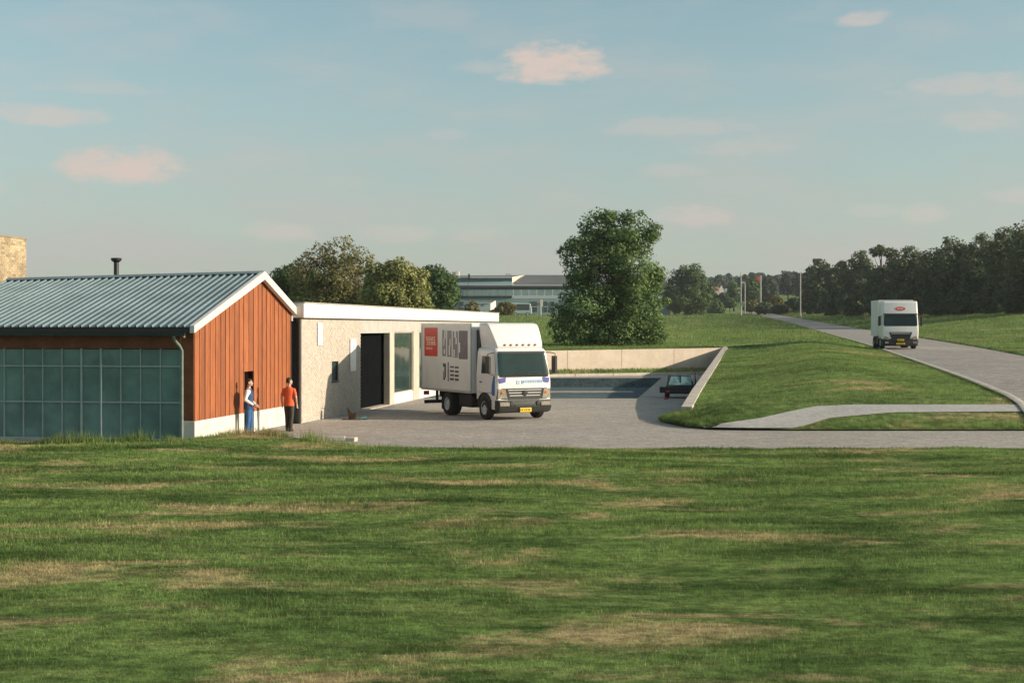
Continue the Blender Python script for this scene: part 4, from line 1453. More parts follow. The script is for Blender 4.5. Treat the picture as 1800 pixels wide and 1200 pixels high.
for s in (-1, 1):
    MB().prism([(s * .80, .86), (s * 1.12, .98), (s * 1.17, .74), (s * .82, .70)], lambda u, v, d: (u, d + .05 * max(0, abs(u) - 1.08) / .1, v), -.085, .06).build('headlight', MT['lamp'], t2, bevel=.02)
    MB().box(s * .84, s * 1.08, -.07, -.04, .42, .54).build('fog_lamp', MT['lamp'], bp, bevel=.01)
    mi = MB().box(s * 1.36, s * 1.52, .10, .24, 1.72, 2.42).build('mirror', MT['black'], t2, bevel=.03)
    MB().tube([(s * 1.18, .35, 2.45), (s * 1.44, .18, 2.45)], .02, 6).build('bracket', MT['black'], mi)
    pl = [(s * (sec(C2, z)[2] + .006), y, z) for (y, z) in ((.45, 1.78), (1.45, 1.78), (1.45, 2.46), (.60, 2.46))]
    MB().add(pl, [(0, 1, 2, 3)]).build('door_window', MT['wscreen'], t2)
    wheel(t2, s * 1.08, 1.2, .47, .3, s)
    wheel(t2, s * .98, 4.2, .47, .5, s)
for (z0_, z1_, x0_, x1_, sd_) in ((.60, .76, -.23, .23, 3), (.34, .46, -.30, .30, 6)):
    p_ = MB().box(x0_, x1_, -.105, -.08, z0_, z1_).build('number_plate', MT['yellow'], t2)
    b = MB(); xx = x0_ + .05; r_ = random.Random(sd_)
    while xx < x1_ - .08:
        b.box(xx, xx + .045, -.108, -.1045, z0_ + .035, z1_ - .035); xx += r_.choice((.07, .075, .11))
    b.build('characters', MT['black'], p_)
ov = MB()
pts = []
rows_ = []
for k in range(24):
    a = 2 * math.pi * k / 24
    x, z = .36 * math.cos(a), 3.0 + .15 * math.sin(a)
    pts.append((x, sec(C2, z)[0] - .012, z))
ov.add(pts, [tuple(range(24))])
ov = ov.build('red_oval', MT['red'], t2)
b = MB(); r_ = random.Random(8)
xx = -.20
while xx < .18:
    wd = r_.uniform(.05, .08)
    for (za, zb, xa, xb) in ((2.95, 3.06, xx, xx + .02), (3.035, 3.06, xx + .02, xx + wd), (2.95, 2.97, xx + .02, xx + wd)):
        q = [(xa, sec(C2, za)[0] - .02, za), (xb, sec(C2, za)[0] - .02, za), (xb, sec(C2, zb)[0] - .02, zb), (xa, sec(C2, zb)[0] - .02, zb)]
        b.add(q, [(0, 1, 2, 3)])
    xx += wd + .025
b.build('lettering', MT['sign'], ov)
MB().box(-1.25, 1.25, 2.12, 5.3, .95, 3.68).build('cargo_box', MT['box'], t2, bevel=.03)
MB().box(-.5, .5, 1.2, 5.2, .5, .93).build('chassis', MT['chassis'], t2)
MB().box(-1.2, -.6, 2.2, 3.4, .35, .93).build('side_guard', MT['chassis'], t2)
MB().box(.6, 1.2, 2.2, 3.4, .35, .93).build('side_guard', MT['chassis'], t2)

# ------------------------------------------------------------------ small utility vehicle by the side wall
uv = thing('utility_vehicle', 'small dark utility vehicle with pale teal windows, in the shade of the sloping wall', 'vehicle', (8.05, 67.9, 0), R(-8))
b = MB()
b.prism([(-.72, .22), (.74, .22), (.74, .52), (.66, .62), (-.70, .60)], lambda u, v, d: (u, d, v), 0, 1.75)
b.build('body', MT['chassis'], uv, bevel=.05)
MB().box(-1.0, -.66, .05, .5, .26, .52).build('side_box', MT['chassis'], uv, bevel=.03)
MB().box(-1.02, -.66, .03, .52, .525, .565).build('side_lid', MT['tarp'], uv, bevel=.01)
MB().add([(-.58, .10, .64), (.52, .10, .64), (.48, .26, 1.05), (-.46, .26, 1.05)], [(0, 1, 2, 3)]).build('rear_window', mat('pale_teal_glass', (.20, .33, .33), .15, .3, 5), uv)
MB().prism([(-.62, .6), (.6, .6), (.54, 1.10), (-.52, 1.10)], lambda u, v, d: (u, d, v), .28, 1.2).build('canopy', MT['gutter'], uv, bevel=.04)
for x in (-.63, -.02, .58):
    MB().beam((x, .12, .6), (x * .86, .28, 1.1), .07, .05).build('pillar', MT['black'], uv)
MB().tube([(.68, .5, .5), (.72, .5, 1.22)], .04, 8).build('exhaust', MT['gutter'], uv)
for s in (-1, 1):
    for y in (.3, 1.45):
        wheel(uv, s * .66, y, .27, .2, s)
for x in (-.6, .55):
    MB().box(x - .08, x + .08, -.012, .01, .30, .38).build('tail_lamp', MT['red_lens'], uv)
o = MB().prism([(-.12, 0), (.12, 0), (.08, .08), (-.05, .08)], lambda u, v, d: (u, d, v), -.1, .1).build('wheel_chock', MT['red_lens'], bevel=.01)
o.location = (PX(1171, 67.0), 67.2, 0)
tag(o, 'small red wedge on the yard beside the dark utility vehicle', 'wedge')


# ------------------------------------------------------------------ people
def remesh(o, vox):
    m_ = o.modifiers.new('remesh', 'REMESH')
    m_.mode = 'VOXEL'; m_.voxel_size = vox; m_.use_smooth_shade = True
    s_ = o.modifiers.new('smooth', 'SMOOTH'); s_.iterations = 3; s_.factor = .5
    return o


def ering(c, rx, ry, n=16, tilt=0.0):
    return [(c[0] + rx * math.cos(2 * math.pi * k / n), c[1] + ry * math.sin(2 * math.pi * k / n), c[2] + tilt * math.sin(2 * math.pi * k / n)) for k in range(n)]


def person(label, loc, rz, J, head_turn, shirt, trousers, sleeve, vest=None, h=1.0):
    """figure facing local -y; J holds joints"""
    b = MB()
    # trunk
    b.loft([ering((0, .0, .84), .15, .10), ering((0, 0, .95), .165, .115), ering((0, 0, 1.08), .14, .10), ering((0, -.005, 1.25), .165, .11), ering((0, 0, 1.38), .17, .10), ering((0, .005, 1.46), .09, .07), ering((0, 0, 1.49), .058, .058)])
    b.capsule((0, .0, 1.44), (0, -.015, 1.56), .058, .052)
    for s in ('L', 'R'):
        sg = -1 if s == 'L' else 1
        S_, E_, W_ = J['sh' + s], J['el' + s], J['wr' + s]
        b.capsule(S_, E_, .055, .042); b.capsule(E_, W_, .042, .028)
        H_, Kn, An = J['hp' + s], J['kn' + s], J['an' + s]
        b.capsule(H_, Kn, .085, .056); b.capsule(Kn, An, .056, .038)
        An = Vector(An)
        b.capsule(An + Vector((0, .03, -.04)), An + Vector((0, -.15, -.055)), .035, .03)
        # hand: palm, four fingers, thumb
        W_ = Vector(W_); E_ = Vector(E_)
        d = (W_ - E_).normalized()
        fwd = Vector((0, -1, 0))
        acr = (fwd - d * fwd.dot(d)).normalized()
        inn = d.cross(acr).normalized() * (1 if s == 'L' else -1)
        pc = W_ + d * .05
        b.capsule(W_, pc + d * .03 + acr * .018, .024, .022); b.capsule(W_, pc + d * .03 - acr * .018, .024, .020)
        for k, ln in enumerate((.068, .076, .070, .055)):
            f0 = pc + d * .035 + acr * (.030 - .020 * k)
            f1 = f0 + d * ln * .55 + inn * .008
            f2 = f1 + d * ln * .40 + inn * .022
            b.capsule(f0 - d * .02, f1, .0095, .0085, 8); b.capsule(f1, f2, .0085, .007, 8)
        t0 = W_ + d * .02 + acr * .02
        t1 = t0 + d * .035 + acr * .030 + inn * .012
        b.capsule(t0, t1, .013, .010, 8); b.capsule(t1, t1 + d * .03 + acr * .006 + inn * .006, .010, .008, 8)
    # head, turned on the neck
    Mh = Matrix.Translation((0, -.02, 1.545)) @ Matrix.Rotation(head_turn, 4, 'Z')
    hb = MB()
    hb.loft([ering((0, -.015, .02), .045, .05), ering((0, -.025, .04), .058, .075), ering((0, -.015, .075), .070, .09), ering((0, 0, .12), .076, .098), ering((0, .006, .165), .074, .095), ering((0, .008, .205), .055, .072), ering((0, .008, .226), .02, .03)])
    hb.capsule((0, -.096, .118), (0, -.112, .088), .010, .014, 8)          # nose
    hb.capsule((-.022, -.088, .052), (.022, -.088, .052), .010, .010, 8)   # lips
    hb.capsule((0, -.080, .022), (0, -.082, .025), .022, .022, 8)          # chin
    hb.capsule((-.04, -.084, .132), (.04, -.084, .132), .012, .012, 8)     # brow
    for sg in (-1, 1):
        hb.capsule((sg * .077, .004, .085), (sg * .081, .012, .122), .012, .016, 8)   # ears
        hb.capsule((sg * .031, -.086, .114), (sg * .033, -.086, .114), .011, .011, 8)  # eyeballs
    b.add([Mh @ Vector(v_) for v_ in hb.v], hb.f)
    body = b.build('person', MT['skin'])
    remesh(body, .0075)
    body.location = loc; body.rotation_euler = (0, 0, rz); body.scale = (h, h, h)
    tag(body, label, 'person')
    # hair
    c = MB()
    c.loft([ering((0, .045, .06), .055, .055), ering((0, .040, .10), .078, .070), ering((0, .022, .145), .086, .090, tilt=-.012), ering((0, .010, .185), .084, .102, tilt=-.012), ering((0, .008, .222), .066, .084), ering((0, .008, .247), .028, .04)])
    c.v = [tuple(Mh @ Vector(v_)) for v_ in c.v]
    remesh(c.build('hair', MT['hair'], body), .009)
    ey = MB()
    for sg in (-1, 1):
        p_ = Mh @ Vector((sg * .032, -.0955, .114))
        q_ = Mh @ Vector((sg * .032, -.099, .114))
        ey.tube([p_, q_], .006, 8)
    ey.build('iris', MT['hair'], body)
    # trousers
    c = MB()
    c.loft([ering((0, 0, .80), .15, .115), ering((0, 0, .90), .178, .13), ering((0, 0, .98), .172, .125), ering((0, 0, 1.02), .162, .118)])
    for s in ('L', 'R'):
        H_, Kn, An = Vector(J['hp' + s]), Vector(J['kn' + s]), Vector(J['an' + s])
        c.capsule(H_, Kn, .105, .078); c.capsule(Kn, An + Vector((0, 0, .01)), .078, .066)
    remesh(c.build('trousers', trousers, body), .012)
    # shirt with sleeves
    c = MB()
    c.loft([ering((0, 0, .84), .19, .145), ering((0, 0, .90), .187, .14), ering((0, 0, 1.0), .18, .13), ering((0, 0, 1.10), .168, .122), ering((0, -.005, 1.25), .192, .132), ering((0, 0, 1.37), .205, .122), ering((0, 0, 1.425), .165, .10), ering((0, .005, 1.465), .10, .085), ering((0, 0, 1.49), .068, .068)])
    for s in ('L', 'R'):
        S_, E_, W_ = Vector(J['sh' + s]), Vector(J['el' + s]), Vector(J['wr' + s])
        if sleeve == 'long':
            c.capsule(S_, E_, .072, .056); c.capsule(E_, E_ + (W_ - E_) * .93, .056, .042)
        else:
            c.capsule(S_, S_ + (E_ - S_) * .68, .066, .060)
    remesh(c.build('shirt', shirt, body), .011)
    if vest:
        c = MB()
        c.loft([ering((0, 0, .82), .198, .152), ering((0, 0, .90), .196, .148), ering((0, 0, 1.0), .192, .143), ering((0, 0, 1.10), .182, .136), ering((0, -.005, 1.25), .196, .147), ering((0, 0, 1.36), .176, .140), ering((0, .005, 1.44), .130, .112), ering((0, .005, 1.475), .10, .09)])
        remesh(c.build('vest', vest, body), .011)
    for s in ('L', 'R'):
        An = Vector(J['an' + s])
        c = MB()
        c.capsule(An + Vector((0, .035, -.045)), An + Vector((0, -.165, -.058)), .046, .038)
        c.box(An.x - .04, An.x + .04, An.y - .19, An.y + .07, An.z - .095, An.z - .06)
        remesh(c.build('shoe', MT['shoe'], body), .010)
    return body


JB = dict(shL=(-.172, .0, 1.375), elL=(-.235, .05, 1.13), wrL=(-.13, -.17, .97), shR=(.172, 0, 1.375), elR=(.235, .05, 1.13), wrR=(.12, -.18, .97),
          hpL=(-.085, 0, .90), knL=(-.095, -.015, .50), anL=(-.10, .03, .095), hpR=(.085, 0, .90), knR=(.10, -.045, .50), anR=(.11, -.03, .095))
person('person in dark blue vest, white sleeves and blue trousers by the dark gable doorway', (PX(437, 44.8), 44.8, 0), R(86), JB, R(8), MT['white_cloth'], MT['blue_cloth'], 'long', MT['navy_cloth'], 1.0)
JR = dict(shL=(-.172, .0, 1.375), elL=(-.255, .03, 1.13), wrL=(-.25, -.06, .90), shR=(.172, 0, 1.375), elR=(.25, .04, 1.13), wrR=(.26, -.05, .89),
          hpL=(-.085, 0, .90), knL=(-.085, -.01, .50), anL=(-.075, .05, .095), hpR=(.085, 0, .90), knR=(.085, -.05, .50), anR=(.08, -.06, .095))
person('person in a bright red short sleeved shirt and dark trousers, back to the camera', (PX(508, 46.6), 46.6, 0), R(168), JR, R(-45), MT['red_cloth'], MT['dark_cloth'], 'short', None, .98)


# ------------------------------------------------------------------ trees
def foliage(ells, nleaf, size, seed, density_inner=.25, flat=.6, loose=.3):
    """leaf faces gathered in clumps through a crown given as ellipsoids (cx, cy, cz, rx, ry, rz)"""
    g = np.random.default_rng(seed)
    E = np.array(ells, float)
    vol = E[:, 3] * E[:, 4] * E[:, 5]
    area = vol ** (2 / 3)
    er = vol ** (1 / 3)
    ncl = int(np.clip(nleaf / 110, 24, 220))
    ei = g.choice(len(E), ncl, p=area / area.sum())
    d = g.normal(size=(ncl, 3)); d /= np.linalg.norm(d, axis=1)[:, None]
    rr = np.where(g.random(ncl) < density_inner, g.uniform(.3, .7, ncl), g.uniform(.72, .98, ncl))
    cc = E[ei, :3] + d * E[ei, 3:] * rr[:, None]
    cr = er[ei] * g.uniform(.20, .46, ncl)
    sp = g.random(ncl) < .16
    rr = np.where(sp, g.uniform(.98, 1.14, ncl), rr)
    cr = np.where(sp, cr * .45, cr)
    cc = E[ei, :3] + d * E[ei, 3:] * rr[:, None]
    ctint = g.random(ncl)
    w_ = cr ** 2
    k = g.choice(ncl, nleaf, p=w_ / w_.sum())
    dd = g.normal(size=(nleaf, 3)); dd /= np.linalg.norm(dd, axis=1)[:, None]
    P = cc[k] + dd * (cr[k] * g.uniform(.25, 1.0, nleaf) ** .6)[:, None] * np.array([1.1, 1.1, flat + .2])
    # loose leaves through the crown between the clumps
    lo = g.random(nleaf) < loose
    e2 = g.choice(len(E), nleaf, p=area / area.sum())
    P2 = E[e2, :3] + dd * E[e2, 3:] * (g.uniform(.35, 1.03, nleaf) ** .6)[:, None]
    P = np.where(lo[:, None], P2, P)
    nrm = dd * .8 + d[k] * .5 + g.normal(size=(nleaf, 3)) * .55 + np.array([0, 0, .25])
    nrm /= np.linalg.norm(nrm, axis=1)[:, None]
    a = np.cross(nrm, g.normal(size=(nleaf, 3))); a /= np.linalg.norm(a, axis=1)[:, None]
    b_ = np.cross(nrm, a)
    s = size * g.uniform(.55, 1.25, nleaf)
    a *= s[:, None] * .5; b_ *= (s * g.uniform(.45, .8, nleaf))[:, None] * .5
    fold = nrm * (s * .12)[:, None]
    v = np.stack([P - a, P - b_ + fold, P + a, P + b_ + fold], 1).reshape(-1, 3)
    f = np.arange(4 * nleaf).reshape(-1, 4)
    tint = np.clip(.55 * ctint[k] + .45 * g.random(nleaf), 0, 1)
    return v, f, tint, cc


def tree(name, label, Y, ells_px, nleaf, size, leaf, seed, base_py=None, cat='tree', group=None, trunk_px=None, depth=.85, zbase=None, inner=.25, limbs=7, tr_r=None, loose=.3):
    E = []
    for (cx, cy, rx, ry) in ells_px:
        s = Y / F
        E.append((PX(cx, Y), 0, PZ(cy, Y), rx * s, max(rx, ry) * s * depth, ry * s))
    tx = PX(trunk_px, Y) if trunk_px is not None else sum(e[0] for e in E) / len(E)
    zb = float(land(tx, Y)) if zbase is None else zbase
    g = np.random.default_rng(seed + 99)
    E = [(e[0] - tx, g.uniform(-.3, .3) * e[4], e[2] - zb, e[3], e[4], e[5]) for e in E]
    root = thing(name, label, cat, (tx, Y, zb), 0, group)
    v, f, t_, cc = foliage(E, nleaf, size, seed, inner, loose=loose)
    v[:, 2] = np.maximum(v[:, 2], .05)
    mesh_np('crown' if cat == 'tree' else 'foliage', v, f, leaf, root, tint=t_)
    top = max(e[2] + e[5] for e in E)
    r0 = tr_r or max(.12, top * .028)
    b = MB()
    jig = [Vector((g.normal() * r0 * .5, g.normal() * r0 * .5, 0)) for _ in range(5)]
    b.tube([Vector((0, 0, -.3)), Vector((0, 0, top * .15)) + jig[0], Vector((0, 0, top * .4)) + jig[1] * 2, Vector((0, 0, top * .65)) + jig[2] * 2, Vector((0, 0, top * .85)) + jig[3] * 2], [r0 * 1.25, r0, r0 * .7, r0 * .4, r0 * .15], 8)
    idx = g.choice(len(cc), min(limbs * 3, len(cc)), replace=False)
    for q in idx:
        p_ = Vector(cc[q])
        h0 = max(top * .12, min(p_.z * .55, top * .6))
        m_ = Vector((p_.x * .45, p_.y * .45, h0 + (p_.z - h0) * .6))
        b.tube([Vector((0, 0, h0)), m_, p_], [r0 * .35, r0 * .22, r0 * .06], 5)
    b.build('trunk' if cat == 'tree' else 'stem', MT['bark'], root, smooth=True)
    return root


tree('leafy_tree', 'large dense dark green tree standing behind the back wall, tallest in view', 113,
     [(1052, 398, 38, 34), (1115, 412, 42, 40), (1030, 455, 46, 50), (1108, 478, 52, 60), (1032, 535, 52, 58), (1118, 545, 50, 62), (1002, 578, 42, 30), (1078, 588, 78, 30), (1146, 580, 26, 32), (1072, 440, 40, 50)],
     52000, .24, MT['leaf_big'], 11, trunk_px=1076)
tree('leafy_tree', 'dark green tree rising just behind the peak of the barn gable', 126,
     [(497, 492, 24, 24), (522, 492, 30, 36), (505, 530, 40, 40), (545, 520, 40, 45)], 16000, .26, MT['leaf_mid'], 12, trunk_px=520)
tree('leafy_tree', 'tall thin-leaved olive tree with bare branches showing, behind the white fascia', 118,
     [(600, 442, 36, 28), (632, 462, 30, 30), (562, 452, 30, 26), (545, 485, 42, 38), (605, 490, 50, 44), (640, 505, 30, 42), (578, 530, 75, 34)], 14000, .23, MT['leaf_olive'], 13, trunk_px=592, loose=.4, inner=.45, limbs=14)
tree('leafy_tree', 'rounded pale yellow-green tree in the sun above the white fascia', 104,
     [(700, 484, 36, 28), (664, 492, 24, 30), (690, 520, 48, 38), (734, 512, 20, 38), (748, 536, 12, 22), (655, 525, 20, 28)], 20000, .24, MT['leaf_lime'], 14, trunk_px=695)
tree('leafy_tree', 'smaller mid green tree between the pale tree and the long industrial building', 150,
     [(765, 488, 26, 25), (772, 520, 33, 36), (792, 515, 14, 32), (748, 505, 18, 30)], 14000, .32, MT['leaf_mid'], 15, trunk_px=772)
tree('leafy_tree', 'broad dark green tree standing on the lawn right of the largest tree', 420,
     [(1213, 488, 27, 26), (1206, 522, 38, 32), (1184, 520, 17, 32), (1236, 528, 18, 26), (1222, 508, 30, 30)], 14000, .75, MT['leaf_mid'], 16, trunk_px=1208)

hill_c = [(1440, 455, 26), (1476, 462, 24), (1508, 440, 27), (1550, 433, 28), (1598, 430, 34), (1640, 434, 30), (1682, 415, 36), (1728, 411, 36), (1768, 396, 34), (1806, 386, 36), (1850, 382, 40), (1900, 380, 44)]
lab_h = ['first tree at the left end of the dark wood beside the right hand pole', 'low rounded tree second from the left end of the dark wood',
         'dark tree with a raised crown, third along the edge of the wood', 'flat topped thin-crowned tree in the dark wood, left above the road truck',
         'full dark tree whose crown stands right above the road truck', 'brownish tree in the dark wood just right of the road truck',
         'wide tree where the wooded skyline steps up, right of the road truck', 'dense brown-green tree between the skyline step and the right edge',
         'tall tree second from the right edge in the dark wood', 'tallest tree of the dark wood, at the right edge', 'dark tree of the wood just past the right edge of the view', 'outermost dark tree of the wood, beyond the right edge']
for i, (cx, ty, hw_) in enumerate(hill_c):
    Yt = float(np.interp(cx, [1430, 1560, 1800, 1900], [400, 300, 215, 200]))
    s = Yt / F
    X_ = PX(cx, Yt); zb_ = float(land(X_, Yt)); by = HORIZON + (CAMZ - zb_) / s
    hgt = by - ty
    g = np.random.default_rng(300 + i)
    el = [(cx + g.uniform(-5, 5), ty + hgt * .17, hw_ * .62, hgt * .17), (cx - hw_ * .5, ty + hgt * .36, hw_ * .62, hgt * .22), (cx + hw_ * .45, ty + hgt * .33, hw_ * .62, hgt * .22),
          (cx, ty + hgt * .52, hw_ * .95, hgt * .26), (cx - hw_ * .3, ty + hgt * .78, hw_ * .9, hgt * .22), (cx + hw_ * .4, ty + hgt * .78, hw_ * .85, hgt * .24)]
    if i == 3:
        el = [(cx - 8, ty + 9, 16, 9), (cx + 14, ty + 12, 15, 10), (cx, ty + hgt * .40, 20, hgt * .12), (cx, ty + hgt * .65, 28, hgt * .2), (cx, ty + hgt * .85, 30, hgt * .15)]
    tree('hillside_tree', lab_h[i] or 'dark tree of the wood beyond the right edge of the view', Yt, el, 10000, .0021 * Yt, MT['leaf_dark'], 40 + i, loose=.4, group='trees of the dark wood on the right', trunk_px=cx, depth=1.1, zbase=zb_)
# second row, filling the wood
lab_f = ['undergrowth bush at the foot of the wood beside the orange stump', 'bush under the third tree of the wood', 'bush at the foot of the wood left of the road truck',
         'bush at the foot of the wood behind the road truck', 'bush at the foot of the wood right of the road truck', 'bush below the step of the wooded skyline', 'bush at the foot of the wood toward the right edge', 'bush at the foot of the wood at the right edge', 'bush of the wood outside the right edge']
for i, cx in enumerate((1474, 1512, 1556, 1602, 1650, 1698, 1744, 1790, 1836)):
    Yt = float(np.interp(cx, [1430, 1560, 1800, 1900], [385, 290, 206, 190]))
    s = Yt / F
    X_ = PX(cx, Yt); zb_ = float(land(X_, Yt)); by = HORIZON + (CAMZ - zb_) / s
    el = [(cx, by - 16, 27, 18), (cx - 16, by - 26, 18, 18), (cx + 14, by - 32, 18, 20), (cx + 4, by - 48, 16, 18)]
    tree('bush', lab_f[i], Yt, el, 5000, .0024 * Yt, MT['leaf_dark'], 70 + i, loose=.4, cat='bush', group='undergrowth along the dark wood', trunk_px=cx, zbase=zb_, limbs=3)
ORDB = 'first second third fourth fifth sixth seventh eighth ninth tenth'.split()
# trees behind, closing the wood
for i, cx in enumerate((1462, 1530, 1575, 1622, 1662, 1706, 1748, 1790, 1832, 1876)):
    ty = float(np.interp(cx, [1440, 1510, 1600, 1650, 1690, 1760, 1800], [486, 470, 455, 450, 434, 418, 404]))
    Yt = float(np.interp(cx, [1430, 1560, 1800, 1900], [440, 340, 250, 235]))
    s = Yt / F
    X_ = PX(cx, Yt); zb_ = float(land(X_, Yt)); by = HORIZON + (CAMZ - zb_) / s
    h_ = by - ty
    el = [(cx, ty + h_ * .25, 26, h_ * .25), (cx - 16, ty + h_ * .5, 24, h_ * .3), (cx + 16, ty + h_ * .55, 24, h_ * .3), (cx, ty + h_ * .75, 32, h_ * .25)]
    tree('hillside_tree', f'half hidden tree of the dark wood, {ORDB[i]} from the left in its back row', Yt, el, 6000, .0025 * Yt, MT['leaf_dark'], 90 + i, loose=.45, group='second row of the dark wood', trunk_px=cx, depth=1.1, zbase=zb_, limbs=3)

ORD = 'first second third fourth fifth sixth seventh eighth ninth tenth eleventh twelfth thirteenth fourteenth fifteenth'.split()
# far tree line over the road
for i in range(15):
    cx = 1236 + 14.5 * i
    Yt = 820 + 60 * math.sin(i * 2.1)
    ty = 481 + 3 * math.sin(i * 1.7) + (3 if i < 5 else 0) - (3 if i > 9 else 0)
    s = Yt / F
    X_ = PX(cx, Yt); zb_ = float(land(X_, Yt)); by = HORIZON + (CAMZ - zb_) / s
    h_ = by - ty
    el = [(cx, ty + h_ * .22, 10, h_ * .22), (cx - 6, ty + h_ * .44, 11, h_ * .28), (cx + 6, ty + h_ * .46, 11, h_ * .28), (cx, ty + h_ * .78, 12, h_ * .25)]
    tree('far_tree', f'distant grey-green tree, {ORD[i]} from the left in the tree line over the far road', Yt, el, 3400, 1.8, MT['leaf_far'], 120 + i, loose=.6, group='distant tree line over the road', trunk_px=cx, zbase=zb_, limbs=2)
mids = [(1253, 524, 520, 10, 12, 'leaf_mid', 'bush below the red roofed house, left'), (1272, 526, 520, 12, 12, 'leaf_far', 'bush below the white gable of the distant house'), (1283, 532, 500, 9, 8, 'leaf_mid', 'low bush by the short thin pole'), (1335, 524, 560, 12, 14, 'leaf_mid', 'bush behind the post of the round red sign'), (1258, 540, 470, 13, 14, 'leaf_mid', 'round bush beside the far end of the road'), (1290, 512, 560, 9, 16, 'leaf_mid', 'tree left of the left hand pale pole'),
        (1322, 508, 520, 14, 20, 'leaf_mid', 'tree under the round red sign'), (1352, 506, 540, 15, 20, 'leaf_far', 'pale rounded tree right of the round red sign'),
        (1322, 538, 455, 13, 9, 'leaf_olive', 'brownish bush at the roadside right of the left hand pole'), (1345, 541, 440, 15, 9, 'leaf_dark', 'low dark bush below the round red sign'),
        (1372, 543, 435, 16, 8, 'leaf_dark', 'low dark bush left of the right hand pole'), (1360, 530, 470, 14, 10, 'leaf_gold', 'yellowish bush in front of the pale far meadow'),
        (1396, 536, 445, 13, 14, 'leaf_dark', 'dark bush right at the foot of the right hand pole'), (1418, 530, 430, 14, 18, 'leaf_dark', 'dark bush between the right hand pole and the wood'),
        (1385, 500, 600, 13, 18, 'leaf_far', 'bluish tree above the pale far meadow'), (1408, 500, 590, 12, 20, 'leaf_far', 'bluish tree behind the right hand pole')]
for i, (cx, cy, Yt, rx, ry, lf, lab) in enumerate(mids):
    zb_ = min(float(land(PX(cx, Yt), Yt)), PZ(cy + ry, Yt) + .5)
    el = [(cx, cy, rx, ry), (cx - rx * .5, cy + ry * .35, rx * .7, ry * .7), (cx + rx * .5, cy + ry * .3, rx * .7, ry * .75)]
    tree('bush' if ry < 15 else 'roadside_tree', lab, Yt, el, 2600, .0022 * Yt, MT[lf], 150 + i, loose=.5, cat='bush' if ry < 15 else 'tree', trunk_px=cx, zbase=zb_, limbs=2)


# ------------------------------------------------------------------ the far building and what stands by it
FY = 420.0
fs = FY / F


def fx(p): return (p - 900) * fs


zf = PZ(554, FY)


def fz(p): return PZ(p, FY) - zf


ib = thing('industrial_building', 'long low teal industrial building with dark roofs, far beyond the lawn', 'building', (0, FY, zf))
xl, xr = fx(765), fx(1178)
b = MB().box(xl, xr, 0, 30, -1.5, fz(523.5)); b.build('lower_wall', MT['ind_wall'], ib)
for i in range(30):   # cladding panels of the front band
    xa = xl + (xr - xl) * i / 30; xb = xl + (xr - xl) * (i + 1) / 30 - .10
    MB().box(xa, xb, -.25, 0, fz(520), fz(508.5)).build('cladding_panel', MT['ind_wall'], ib)
MB().box(xl, xr, -.10, 0, fz(508.5), fz(505.8)).build('eave_shade_strip', MT['ind_line'], ib)  # dark strip put in as the shade below the eave board
MB().box(xl, xr, -.6, .2, fz(505.8), fz(502.2)).build('eave_board', MT['ind_line'], ib)
MB().box(xl, fx(899), -.35, -.05, fz(523.5), fz(520.6)).build('canopy_edge', MT['black'], ib)
MB().box(fx(899), xr, -.2, -.05, fz(522.0), fz(520.9)).build('canopy_edge', MT['ind_dark'], ib)
MB().add([(xl, -.6, fz(502)), (fx(900), -.6, fz(502)), (fx(900), 9, fz(493)), (xl, 9, fz(495)), ], [(0, 1, 2, 3)]).build('lower_roof', MT['ind_wall'], ib)
# upper hall to the left with the sunlight on its end put into the colour
b = MB().box(xl, fx(900), 9, 30, fz(520), fz(486)); b.build('upper_wall', MT['ind_dark'], ib)
MB().box(xl, fx(900.6), 8.4, 9, fz(486.6), fz(485.2)).build('roof_edge', MT['ind_pale'], ib)
MB().add([(xl, 8.5, fz(485)), (fx(900), 8.5, fz(485)), (fx(922), 30, fz(477)), (xl, 30, fz(478))], [(0, 1, 2, 3)]).build('upper_roof', MT['ind_roof'], ib)
MB().add([(fx(900.4), 9, fz(497)), (fx(900.4), 8.6, fz(485)), (fx(922.5), 29, fz(477.2)), (fx(903.5), 12, fz(496))], [(0, 1, 2, 3), (3, 2, 1, 0)]).build('end_wall', MT['ind_end'], ib)
b = MB().add([(fx(902), 0, fz(502.2)), (xr, 0, fz(502.2)), (xr, 26, fz(478)), (fx(925), 26, fz(477.5)), (fx(905), 10, fz(494))], [(0, 1, 2, 3, 4)])
b.build('right_roof', MT['ind_roof'], ib)
MB().box(fx(902), xr, -.7, .0, fz(502.4), fz(500.4)).build('roof_edge', MT['ind_pale'], ib)
for i, (pa, pb_) in enumerate(((806, 815), (932, 944), (956, 962), (968, 974), (1150, 1160))):
    wn = MB().box(fx(pa), fx(pb_), -.12, .02, fz(548), fz(530)).build('window', MT['win'], ib)
    MB().box(fx(pa), fx(pb_), -.16, -.12, fz(539.5), fz(538.5)).build('frame', MT['ind_pale'], wn)
MB().box(fx(935), fx(985), -.2, 0, fz(534), fz(532.8)).build('wall_rail', MT['ind_dark'], ib)
MB().box(fx(797), fx(803), 16, 20, fz(481), fz(472.5)).build('roof_unit', MT['house_white'], ib)
MB().box(fx(791), fx(796.5), 16, 20, fz(482), fz(474)).build('roof_unit', MT['ind_wall'], ib)
MB().box(fx(821.5), fx(824.5), 8, 8.4, fz(492), fz(479.5)).build('roof_post', MT['black'], ib)
MB().box(fx(822.6), fx(823.4), -.7, -.5, fz(554), fz(492)).build('mast', MT['ind_dark'], ib)
b = MB()
b.tube([(fx(889), 29, fz(477)), (fx(891), 29, fz(474))], .12, 5); b.tube([(fx(897), 29, fz(477)), (fx(893), 29, fz(475))], .12, 5)
b.build('aerial', MT['ind_dark'], ib)

